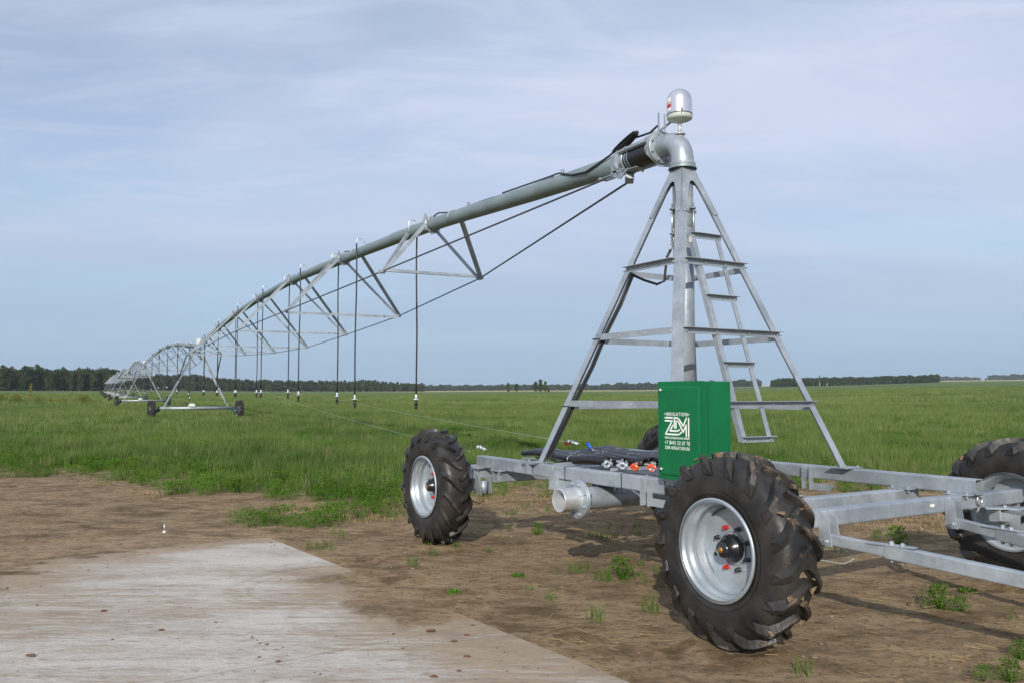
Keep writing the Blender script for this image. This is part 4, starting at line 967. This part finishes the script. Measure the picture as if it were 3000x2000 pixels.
GRASS = leafmat('tall_grass', (.050, .105, .024), (.190, .265, .074), (.27, .27, .12), .28)
WEED = leafmat('leafy_weed', (.050, .115, .014), (.125, .235, .034), None, .3)
STRAW = leafmat('dry_straw', (.26, .18, .09), (.46, .34, .18), None, .15, 2)
SHRUBM = leafmat('shrub_leaves', (.120, .150, .026), (.27, .26, .065), None, .25)
TREEM = leafmat('tree_leaves', (.034, .056, .022), (.085, .112, .042), None, .15, .12)
TREEF = leafmat('far_tree_leaves', (.036, .058, .030), (.075, .100, .050), None, .12, .06)
BARK = plain('birch_bark', (.42, .40, .36), .8, var=.35, scale=3)
def tuft(name, n, h, spread, width, mat, seed, lean=.35):
    r = random.Random(seed); mb = MB()
    for k in range(n):
        a = r.uniform(0, 6.28); rad = spread * math.sqrt(r.random()); b0 = Vector((rad * math.cos(a), rad * math.sin(a), 0)); hh = h * r.uniform(.55, 1.1); da = r.uniform(0, 6.28); ln = r.uniform(.05, lean)
        dv = Vector((math.cos(da), math.sin(da), 0)); sv = Vector((-math.sin(da + r.uniform(-.8, .8)), math.cos(da), 0)).normalized() * width * r.uniform(.6, 1.2)
        p1 = b0 + dv * ln * hh * .3 + Vector((0, 0, hh * .55)); p2 = b0 + dv * ln * hh + Vector((0, 0, hh * (1 - ln * .3)))
        mb.add([b0 - sv * .5, b0 + sv * .5, p1 + sv * .45, p1 - sv * .45, p2], [(0, 1, 2, 3), (3, 2, 4)])
    me = mb.mesh(name); me.materials.append(mat); return bpy.data.objects.new(name, me)
def leafy(name, n, h, spread, size, mat, seed, stems=True):
    r = random.Random(seed); mb = MB()
    for k in range(n):
        a = r.uniform(0, 6.28); f = r.random(); zz = h * (f ** .7); rad = spread * math.sqrt(r.random()) * (1.1 - .6 * f); c = Vector((rad * math.cos(a), rad * math.sin(a), zz))
        s = size * r.uniform(.5, 1.2); d1 = Vector((r.uniform(-1, 1), r.uniform(-1, 1), r.uniform(-.2, .9))).normalized() * s; d2 = d1.cross(Vector((r.uniform(-1, 1), r.uniform(-1, 1), r.uniform(-1, 1)))).normalized() * s * .38
        mb.add([c, c + d1 * .5 + d2, c + d1, c + d1 * .5 - d2], [(0, 1, 2, 3)])
        if stems and k % 9 == 0: mb.add([(c.x * .2, c.y * .2, 0), (c.x * .2 + .006, c.y * .2, 0), tuple(c)], [(0, 1, 2)])
    me = mb.mesh(name); me.materials.append(mat); return bpy.data.objects.new(name, me)
def scatter(name, pts, scales, variants, kind_label, cat):
    me = bpy.data.meshes.new(name); me.vertices.add(len(pts)); me.vertices.foreach_set('co', np.asarray(pts, dtype=np.float32).ravel())
    a = me.attributes.new('sc', 'FLOAT', 'POINT'); a.data.foreach_set('value', np.asarray(scales, dtype=np.float32)); me.update()
    o = bpy.data.objects.new(name, me); COL.objects.link(o)
    ng = bpy.data.node_groups.new(name, 'GeometryNodeTree'); ng.interface.new_socket('Geometry', in_out='INPUT', socket_type='NodeSocketGeometry'); ng.interface.new_socket('Geometry', in_out='OUTPUT', socket_type='NodeSocketGeometry')
    gi = ng.nodes.new('NodeGroupInput'); go = ng.nodes.new('NodeGroupOutput'); ip = ng.nodes.new('GeometryNodeInstanceOnPoints'); jn = ng.nodes.new('GeometryNodeJoinGeometry')
    for v in variants:
        oi = ng.nodes.new('GeometryNodeObjectInfo'); oi.inputs['Object'].default_value = v; oi.inputs['As Instance'].default_value = True; ng.links.new(oi.outputs['Geometry'], jn.inputs[0])
    rv = ng.nodes.new('FunctionNodeRandomValue'); rv.data_type = 'FLOAT_VECTOR'; rv.inputs[0].default_value = (-.12, -.12, 0); rv.inputs[1].default_value = (.12, .12, 6.283)
    sa_ = ng.nodes.new('GeometryNodeInputNamedAttribute'); sa_.data_type = 'FLOAT'; sa_.inputs['Name'].default_value = 'sc'
    ip.inputs['Pick Instance'].default_value = True; ri = ng.nodes.new('FunctionNodeRandomValue'); ri.data_type = 'INT'; ri.inputs[4].default_value = 0; ri.inputs[5].default_value = len(variants) - 1
    ng.links.new(gi.outputs[0], ip.inputs['Points']); ng.links.new(jn.outputs[0], ip.inputs['Instance']); ng.links.new(rv.outputs[0], ip.inputs['Rotation'])
    ng.links.new(sa_.outputs[0], ip.inputs['Scale']); ng.links.new(ri.outputs[2], ip.inputs['Instance Index']); ng.links.new(ip.outputs[0], go.inputs[0])
    md = o.modifiers.new('scatter', 'NODES'); md.node_group = ng; tag(o, kind_label, cat, kind='stuff'); return o
def wedge(d0, d1, dens, half=R(34), pad=2):
    """random points seen by the camera between two distances, at a density per square metre"""
    n = int(dens * half * (d1 * d1 - d0 * d0)); r = np.sqrt(rng.uniform(d0 * d0, d1 * d1, n)); a = rng.uniform(-half, half, n)
    x = r * np.sin(a); y = r * np.cos(a); return x, y
gv = [tuft('tuft', 16, .50, .10, .0085, GRASS, s) for s in range(5)]
gvm = [tuft('tuft', 22, .52, .30, .020, (GRASS, GRASSF)[s % 2], 20 + s) for s in range(4)]
gvf = [tuft('tuft', 30, .55, .9, .050, GRASSF, 40 + s) for s in range(4)]
wv = [leafy('weed', 230, .22, .20, .026, WEED, 60 + s) for s in range(4)]
swv = [tuft('straw', 18, .075, .17, .007, STRAW, 80 + s, 3.0) for s in range(3)]
gsm = [tuft('blades', 9, .13, .05, .006, WEED, 90 + s, .7) for s in range(3)]
def bald(x, y): return fbm(x * .35 + 11, y * .35 + 60, 3)
P_, Sc = [], []
x, y = wedge(10, 34, 46); e = edge(x, y); k = (e > .35) & ((bald(x, y) > .33) | (y > 17)) & (rng.random(len(x)) < np.clip(e / 2.6, .12, 1)); x, y, e = x[k], y[k], e[k]
hs = .30 + .60 * np.clip(e / 4.5, 0, 1); hs *= .55 + .95 * fbm(x * .7, y * .7, 4)
scatter('field_grass', np.stack([x, y, ground_z(x, y) - .01], 1), hs * rng.uniform(.8, 1.15, len(x)), gv, 'tall green grass of the near field', 'grass')
x, y = wedge(33, 90, 9); scatter('field_grass', np.stack([x, y, ground_z(x, y) - .01], 1), (.8 + .45 * fbm(x * .3, y * .3, 3)) * rng.uniform(.8, 1.1, len(x)), gvm, 'green grass of the middle field', 'grass')
x, y = wedge(88, 330, .55); scatter('field_grass', np.stack([x, y, ground_z(x, y) - .01], 1), (.75 + .5 * fbm(x * .1, y * .1, 3)) * rng.uniform(.8, 1.1, len(x)), gvf, 'green grass of the far field', 'grass')
# leafy weeds along the field edge
x, y = wedge(10, 60, 11); e = edge(x, y); k = (e > -.15) & (rng.random(len(x)) < np.where(y > 24, .35, 1)) & (fbm(x * .6 + 9, y * .6, 3) > (.33 + .022 * np.clip(e, 0, 8))) ; x, y = x[k], y[k]
scatter('field_weeds', np.stack([x, y, ground_z(x, y) - .01], 1), rng.uniform(.45, 1.25, len(x)) * (1 + .5 * (y > 22)), wv, 'low bright green leafy weeds along the field edge', 'weeds')
# dry straw lying in gaps of the field edge and on the bare soil
x, y = wedge(10, 18, 16); e = edge(x, y); k = ((e > -1.0) & (e < 4.0) & (fbm(x * .8 + 70, y * .8 + 8, 3) > .51)); 
for (sx0, sy0, rr_) in ((-2.55, 17.5, 1.2), (-4.6, 19.5, .9), (-1.4, 17.2, 1.2), (5.3, 10.5, 1.0), (-8.0, 19.0, 1.4)): 
    n = 70; x = np.append(x[k], rng.normal(sx0, rr_ * .6, n)) if sx0 == -2.55 else np.append(x, rng.normal(sx0, rr_ * .6, n)); y = np.append(y[k], rng.normal(sy0, rr_ * .5, n)) if sx0 == -2.55 else np.append(y, rng.normal(sy0, rr_ * .5, n))
scatter('straw_litter', np.stack([x, y, ground_z(x, y) + .01], 1), rng.uniform(.6, 1.1, len(x)), swv, 'dry tan straw lying along the field edge', 'straw')
# sparse green blades in the bare soil
x, y = wedge(5.5, 15, 9, R(36)); e = edge(x, y); a_, b_ = slabco(x, y); k = (b_ < -.1) & (fbm(x * .9 + 31, y * .9 + 7, 3) > (.55 - .09 * np.clip((y - 7) / 5, 0, 1))) & (e < .6); x, y = x[k], y[k]
scatter('sparse_blades', np.stack([x, y, ground_z(x, y) - .005], 1), rng.uniform(.4, 1.1, len(x)), gsm, 'sparse short green blades sprouting in the bare soil', 'grass')
# clods and chaff on bare soil
def lumpmesh(name, seed, mat, flat=.6):
    r = random.Random(seed); bm = bmesh.new()
    for _ in range(14): bm.verts.new(Vector((r.gauss(0, 1), r.gauss(0, 1), r.gauss(0, 1))).normalized() * r.uniform(.7, 1.1))
    bmesh.ops.convex_hull(bm, input=bm.verts); bmesh.ops.scale(bm, vec=(1, .8, flat), verts=bm.verts)
    me = bpy.data.meshes.new(name); bm.to_mesh(me); bm.free(); me.materials.append(mat); return bpy.data.objects.new(name, me)
CLOD = plain('soil_clod', (.115, .072, .046), .95, var=.4, scale=60)
CLODR = plain('red_brown_clod', (.13, .060, .038), .95, var=.4, scale=60)
PEB = plain('pale_pebble', (.24, .195, .145), .8, var=.2)
cv = [lumpmesh('clod', s, CLOD) for s in range(4)] + [lumpmesh('pebble', 9, PEB)]
x, y = wedge(3.5, 14, 120, R(36)); e = edge(x, y); a_, b_ = slabco(x, y); k = (e < .8) & ((b_ < 0) | (a_ < .7)) & (fbm(x * 1.1, y * 1.1 + 50, 3) > .38); x, y = x[k], y[k]
scatter('soil_clods', np.stack([x, y, ground_z(x, y)], 1), np.minimum(.0035 + rng.exponential(.0048, len(x)), .04), cv, 'small crumbs and clods of soil on the bare ground', 'soil')
x, y = wedge(3.5, 10.5, 30, R(36)); a_, b_ = slabco(x, y); k = (b_ > 0) & (a_ > .3) & (fbm(x * 1.6, y * 1.6 + 50, 3) > .46); x, y = x[k], y[k]
scatter('pad_crumbs', np.stack([x, y, np.full(len(x), .016)], 1), np.minimum(.003 + rng.exponential(.0035, len(x)), .022), [lumpmesh('crumb', 30 + s, CLODR, .5) for s in range(3)], 'crumbs of soil scattered over the concrete pad', 'soil')
def strawbit(seed):
    r = random.Random(seed); mb = MB()
    for _ in range(3):
        p = Vector((r.uniform(-.1, .1), r.uniform(-.1, .1), .004)); a = r.uniform(0, 6.28); l = r.uniform(.03, .13); d = Vector((math.cos(a), math.sin(a), r.uniform(-.03, .12))) * l; mb.tube([p, p + d], .0016, 3, smooth=False)
    me = mb.mesh('straw_bit'); me.materials.append(STRAW); return bpy.data.objects.new('straw_bit', me)
x, y = wedge(4, 14, 24, R(36)); e = edge(x, y); a_, b_ = slabco(x, y); k = (e < 1) & (b_ < .1) & (fbm(x * .8 + 5, y * .8 + 50, 3) > .42); x, y = x[k], y[k]
scatter('straw_bits', np.stack([x, y, ground_z(x, y) + .004], 1), rng.uniform(.5, 1.3, len(x)), [strawbit(s) for s in range(4)], 'loose straw stalks lying on the bare soil', 'straw')

# individual weeds on the bare soil (positions read off the photograph)
wl = [(1575, 1566, 1.0, 0, 'round bushy weed standing alone behind the front tyres, under the inlet pipe'), (1493, 1556, .7, 1, 'small grass tuft between the left wheel and the inlet pipe'), (1455, 1545, .6, 1, 'thin grass tuft just right of the left wheel'),
      (1262, 1592, .8, 1, 'grass sprouting under the tread of the left wheel'), (1312, 1592, .7, 1, 'grass at the right foot of the left wheel'), (1268, 1628, .7, 1, 'short grass tuft in front of the left wheel'), (1208, 1655, .8, 1, 'scattered grass left of the left wheel shadow'),
      (1335, 1605, .6, 1, 'low tuft right in front of the left wheel'), (1437, 1617, .6, 1, 'pale low tuft in the middle of the bare ground'), (1520, 1688, .75, 2, 'flat dark rosette weed in the middle of the bare ground'), (1330, 1738, .75, 2, 'small green rosette near the concrete edge'),
      (1612, 1752, .7, 1, 'tiny tuft between the concrete edge and the nearest wheel'), (1743, 1812, 1.0, 1, 'bright grass tuft in front of the nearest wheel'), (1820, 1692, 1.5, 0, 'largest weed clump left of the nearest wheel'), (1765, 1700, 1.1, 1, 'grass at the left side of the largest weed clump'),
      (1680, 1672, .9, 1, 'grass tuft left of the largest weed clump'), (1903, 1785, 1.1, 1, 'grass tuft in the shadow beside the nearest wheel'), (1550, 1722, .45, 1, 'single sprout on the bare ground centre'), (2628, 1590, 1.5, 0, 'weed in the shade beneath the axle beam'), (2570, 1580, .9, 0, 'small weed left of the shaded one under the axle beam'),
      (2752, 1785, 1.4, 0, 'feathery weed between the two drawbar shadows'), (2815, 1788, .9, 0, 'low weed just right of the feathery one'), (2835, 1735, .8, 2, 'small dark weed on the drawbar shadow'), (2352, 1975, .9, 1, 'grass tuft at the bottom edge right of the nearest wheel'),
      (2960, 1995, 1.0, 0, 'leafy weed in the bottom right corner'), (2990, 1930, .9, 0, 'tall leafy weed at the right edge near the corner'), (2880, 1998, .7, 0, 'leafy weed left of the corner weed'), (1350, 1480, 1.0, 0, 'weed behind the left wheel at the grass edge')]
WB = leafy('bushy', 420, .125, .085, .0145, WEED, 5).data; WG = tuft('g', 26, .15, .07, .0055, WEED, 6, .7).data; WR_ = leafy('rosette', 130, .04, .10, .026, WEED, 7, False).data
for (px, py, sc_, kd, lb) in wl:
    x, y = gpx(px, py); o = bpy.data.objects.new(('weed', 'grass_tuft', 'weed')[kd], (WB, WG, WR_)[kd]); COL.objects.link(o); o.location = (x, y, GZ(x, y) - .004); o.rotation_euler = (0, 0, random.uniform(0, 6)); o.scale = (sc_ * 1.05,) * 3
    tag(o, lb, 'weed', 'single weeds on the bare ground')
# larger clods on the concrete and at its edge
cl_ = [(1262, 1856, .030, 1, 'flat reddish clod, largest on the concrete near its right edge'), (1368, 1867, .020, 1, 'round dark clod right of the largest one on the concrete'), (1330, 1885, .018, 0, 'long dark clod below the largest one'), (1385, 1838, .012, 0, 'small dark clod at the white corner of the concrete'), (1370, 1930, .018, 1, 'dark clod near the bottom right of the concrete'),
       (1345, 1972, .014, 1, 'small clod at the bottom of the concrete'), (1270, 1990, .022, 1, 'clod at the bottom edge of the picture on the concrete'), (93, 1928, .030, 0, 'soil lump on the concrete at the left edge'), (302, 1795, .022, 1, 'reddish soil smear lump on the left half of the concrete'), (470, 1852, .018, 1, 'small reddish lump left of centre on the concrete'),
       (633, 1828, .010, 0, 'tiny dark lump in the middle of the concrete'), (1377, 1702, .016, 0, 'grey clod on soil right of the concrete corner'), (1410, 1725, .015, 0, 'rounded clod on soil between rosettes'), (2640, 1722, .020, 0, 'clod between the drawbar shadows'), (2360, 1815, .028, 0, 'flat dark clod right of the nearest wheel'), (2405, 1825, .026, 0, 'wide dark clod right of the nearest wheel, second')]
for (px, py, s, kd, lb) in cl_:
    x, y = gpx(px, py); ref = lumpmesh('soil_lump', int(px), (CLOD, CLODR)[kd], .5); ref.name = 'soil_lump'; COL.objects.link(ref); ref.location = (x, y, SZ(x, y) + s * .25); ref.scale = (s * 1.6, s * .9, s); ref.rotation_euler = (0, 0, random.uniform(-.6, .6)); tag(ref, lb, 'clod', 'soil lumps')

# ------------------------------------------------------------------ shrubs at the left
def crown_mesh(name, seed, rad, h, z0, nb, size, mat, clumps=9, flat=.55, cone=0.0):
    r = random.Random(seed); mb = MB(); C_ = []
    for _ in range(clumps):
        f = r.random(); z = z0 + (h - z0) * (.12 + .78 * f); rr = rad * (math.sin(math.pi * (.18 + .70 * f)) * (1 - cone * f)); a = r.uniform(0, 6.28); q_ = r.uniform(.15, .75)
        C_.append((Vector((rr * q_ * math.cos(a), rr * q_ * math.sin(a), z)), rad * r.uniform(.32, .60)))
    C_.append((Vector((0, 0, h - rad * .35)), rad * .38))
    for _ in range(nb):
        c, cr = r.choice(C_); d = Vector((r.gauss(0, 1), r.gauss(0, 1), r.gauss(0, 1))).normalized() * cr * (r.random() ** .4); p = c + Vector((d.x, d.y, d.z * 1.15)); s = size * r.uniform(.5, 1.2)
        d1 = Vector((r.uniform(-1, 1), r.uniform(-1, 1), r.uniform(-1, 1))).normalized() * s; d2 = d1.cross(Vector((r.uniform(-1, 1), r.uniform(-1, 1), r.uniform(-1, 1)))).normalized() * s * flat
        mb.add([p - d1 * .5, p + d2 * .5, p + d1 * .5, p - d2 * .5], [(0, 1, 2, 3)])
    V = np.array(mb.v); zt = np.percentile(V[:, 2], 98.5); V[:, 2] *= h / zt; mb.v = [tuple(v) for v in V]
    me = mb.mesh(name); me.materials.append(mat); return me
def trunk_mesh(name, h, r0, seed):
    r = random.Random(seed); mb = MB(); mb.tube([(0, 0, -.3), (r.uniform(-.1, .1), 0, h * .4), (r.uniform(-.2, .2), r.uniform(-.2, .2), h * .95)], [r0, r0 * .7, r0 * .15], 6)
    for k in range(6):
        z = h * (.3 + .1 * k); a = r.uniform(0, 6.28); mb.tube([(0, 0, z), (h * .10 * math.cos(a), h * .10 * math.sin(a), z + h * .10)], [r0 * .35, r0 * .08], 4)
    me = mb.mesh(name); me.materials.append(BARK); return me
def mk_tree(name, crown, trunk, loc, rz, sc_, label, cat, group):
    o = empty(name, loc, rz); o.scale = sc_; tag(o, label, cat, group)
    for nm, me in (('crown', crown), ('trunk', trunk)):
        if me: c = bpy.data.objects.new(nm, me); COL.objects.link(c); c.parent = o
    return o
shm = [crown_mesh('shrub_crown', 200 + s, 1.0, 1.35, .05, 1500, .11, SHRUBM, 14) for s in range(3)]
sht = trunk_mesh('shrub_stem', 1.0, .02, 3)
for k, (px, d, sx_, sz_, lb) in enumerate(((52, 104, 1.35, 1.0, 'yellow-green shrub near the left edge of the field'), (8, 112, .9, .9, 'low shrub cut by the left edge'), (112, 108, .9, .75, 'dull low shrub right of the yellow-green one'), (150, 112, .6, .6, 'small brownish shrub in the middle of the row'), (186, 108, .9, .65, 'low yellowish shrub left of the tallest one'), (252, 104, 1.4, 1.0, 'widest yellow-green shrub, left of the drive towers'), (92, 125, .35, 2.0, 'thin sapling sticking up behind the shrubs'))):
    x = (px - 1500) / F_PX * d; mk_tree('shrub', shm[k % 3], sht, (x, d, float(terrain(x, d))), k, (sx_, sx_, sz_), lb, 'shrub', 'shrubs at the left of the field')

# ------------------------------------------------------------------ woods
HT = 14.0
trm = [crown_mesh('tree_crown', 300 + s, 3.6, HT, .3, 1700, .95, TREEM, 22, .6, .15) for s in range(5)]
trk = [trunk_mesh('tree_trunk', HT * .9, .17, 310 + s) for s in range(5)]
frm = [crown_mesh('tree_crown', 330 + s, 3.4, HT, .4, 800, 1.2, TREEF, 16, .6, .1) for s in range(4)]
def topy(px): return float(np.interp(px, TPX, TPY))
# photograph: top of the left wood along the picture, in pixels
TPX = [-80, 0, 24, 45, 75, 104, 131, 155, 185, 210, 240, 270, 300, 350, 380, 565, 600, 620, 685, 800, 900, 1000, 1080, 1130, 1190, 1245]
TPY = [1078, 1078, 1075, 1083, 1074, 1075, 1074, 1090, 1080, 1082, 1076, 1080, 1081, 1090, 1099, 1099, 1101, 1106, 1111, 1113, 1115, 1116, 1113, 1117, 1121, 1126]
rt = random.Random(11)
lab_left = 'dark green broadleaf tree in the front row of the tall wood at the left edge'; lab_mid = 'dark green tree in the front row of the wood behind the irrigation machine'
px = -60
while px < 1245:
    left = px < 352; d = (545 + .22 * max(px, 0)) if left else np.interp(px, [352, 700, 1245], [900, 960, 1150]); d += rt.uniform(-6, 6)
    x = (px - 1500) / F_PX * d; g = float(terrain(x, d)); hgt = (1155 - topy(px)) / F_PX * d + CAMH - g; hgt *= rt.uniform(.90, 1.06); s = hgt / HT
    i_ = rt.randrange(5); ws = s * rt.uniform(.9, 1.25) * (1.0 if left else 1.25)
    mk_tree('tree', trm[i_], trk[i_], (x, d, g), rt.uniform(0, 6), (ws, ws, s), lab_left if left else lab_mid, 'tree', 'front trees of the tall left wood' if left else 'front trees of the wood behind the machine')
    px += (rt.uniform(10, 15) if left else rt.uniform(8, 13))
def mass(name, specs, label, dens, mat, size):
    mb = MB(); r = random.Random(5)
    for (px0, px1, d0, d1, h0, h1, dpt) in specs:
        n = int(abs(px1 - px0) * dens)
        for _ in range(n):
            f = r.random(); px = px0 + (px1 - px0) * f; d = d0 + (d1 - d0) * f + r.random() * dpt; H = (h0 + (h1 - h0) * f) * (.80 + .35 * float(vnoise(np.array(px * .11), np.array(d0 * .3))))
            x = (px - 1500) / F_PX * d; g = float(terrain(x, d)); z = g + H * (r.random() ** .8); s = size * r.uniform(.6, 1.2)
            p = Vector((x, d, z)); d1_ = Vector((r.uniform(-1, 1), r.uniform(-1, 1), r.uniform(-1, 1))).normalized() * s; d2_ = d1_.cross(Vector((r.uniform(-1, 1), r.uniform(-1, 1), r.uniform(-1, 1)))).normalized() * s * .7
            mb.add([p - d1_ * .5, p + d2_ * .5, p + d1_ * .5, p - d2_ * .5], [(0, 1, 2, 3)])
    o = mb.build(name, mat, fix=False); tag(o, label, 'wood', kind='stuff')
mass('wood_interior', [(-90, 352, 555, 635, 14, 15, 30), (352, 640, 905, 950, 15, 14, 40), (640, 1245, 950, 1155, 13, 11, 40)], 'dense dark interior of the woods behind the front trees', 22, TREEM, 2.4)
mass('far_wood', [(1150, 1880, 1850, 1900, 13, 13, 60), (1800, 2230, 1750, 1700, 15, 14, 60)], 'long low far wood on the horizon behind the pivot tower', 26, TREEF, 3.6)
mass('far_wood', [(2740, 2872, 2900, 2900, 15, 9, 60), (2885, 2890, 2900, 2900, 7, 7, 60), (2893, 3080, 2700, 2700, 15, 19, 60)], 'faint farthest strips of wood at the right end of the horizon', 26, TREEF, 4.5)
# grove on the right with pale trunks
px = 2258; k = 0
while px < 2752:
    d = 880 + rt.uniform(-8, 8) ; x = (px - 1500) / F_PX * d; g = float(terrain(x, d)); ty = float(np.interp(px, [2255, 2275, 2350, 2450, 2550, 2650, 2720, 2740, 2752], [1116, 1108, 1106, 1106, 1104, 1101, 1100, 1106, 1114]))
    hgt = (1155 - ty) / F_PX * d + CAMH - g; s = hgt * rt.uniform(.93, 1.05) / HT; i_ = rt.randrange(4); ws = s * rt.uniform(1.0, 1.4)
    mk_tree('tree', frm[i_], trk[i_], (x, d, g), rt.uniform(0, 6), (ws, ws, s), 'tree in the front row of the separate grove right of the pivot tower', 'tree', 'front trees of the right-hand grove'); px += rt.uniform(8, 13)
mass('grove_interior', [(2258, 2752, 892, 892, 8.5, 8.5, 30)], 'dark interior of the right-hand grove', 22, TREEF, 2.0)
for px, d, h, nm in ((2400, 868, 10.5, 'tall pale bare birch trunk in front of the right grove, the left one of two'), (2422, 868, 8.8, 'shorter pale bare birch trunk in front of the right grove, the right one of two')):
    x = (px - 1500) / F_PX * d; o = empty('birch_tree', (x, d, float(terrain(x, d)))); tag(o, nm, 'tree'); q = MB(); q.tube([(0, 0, -.2), (.1, 0, h * .5), (0, 0, h)], [.36, .30, .10], 8); q.build('trunk', plain('pale_birch', (.75, .72, .64), .8, var=.2, scale=1), o)
    c = bpy.data.objects.new('crown', frm[1]); COL.objects.link(c); c.parent = o; c.scale = (.35, .35, h / HT); 
# isolated trees in mid field
for k, (px, top, ww, lb) in enumerate(((1489, 1121, .42, 'narrow lone tree, left of the pair in the middle of the field'), (1513, 1124, .50, 'small lone tree, right of the pair in the middle of the field'), (1568, 1118, .62, 'left tree of the tallest clump in the middle of the field'), (1584, 1112, .72, 'tallest tree, centre of the clump in the middle of the field'), (1598, 1117, .60, 'right tree of the tallest clump in the middle of the field'), (1608, 1136, .35, 'low bush at the right foot of the tallest clump'))):
    d = 700 + k; x = (px - 1500) / F_PX * d; g = float(terrain(x, d)); s = ((1155 - top) / F_PX * d + CAMH - g) / HT
    mk_tree('tree', trm[k % 5], trk[k % 5], (x, d, g), k, (ww * 1.25, ww * 1.25, s), lb, 'tree', 'lone trees in the field')

# ------------------------------------------------------------------ air
q = MB(); lo, hi = Vector((-3200, -300, -1.5)), Vector((3200, 3400, 84))
q.add([(x, y, z) for z in (lo.z, hi.z) for y in (lo.y, hi.y) for x in (lo.x, hi.x)], [(0, 2, 3, 1), (4, 5, 7, 6), (0, 1, 5, 4), (2, 6, 7, 3), (0, 4, 6, 2), (1, 3, 7, 5)])
m = bpy.data.materials.new('thin_haze'); m.use_nodes = True; t = m.node_tree; t.nodes.remove(t.nodes['Principled BSDF']); pv = nd(t, 'ShaderNodeVolumePrincipled')
pv.inputs['Color'].default_value = (.86, .93, 1.0, 1); pv.inputs['Density'].default_value = .00010; pv.inputs['Anisotropy'].default_value = .2
t.links.new(pv.outputs[0], t.nodes['Material Output'].inputs['Volume'])
hzo = q.build('haze', m); tag(hzo, 'thin pale air over the field', 'haze', kind='stuff')
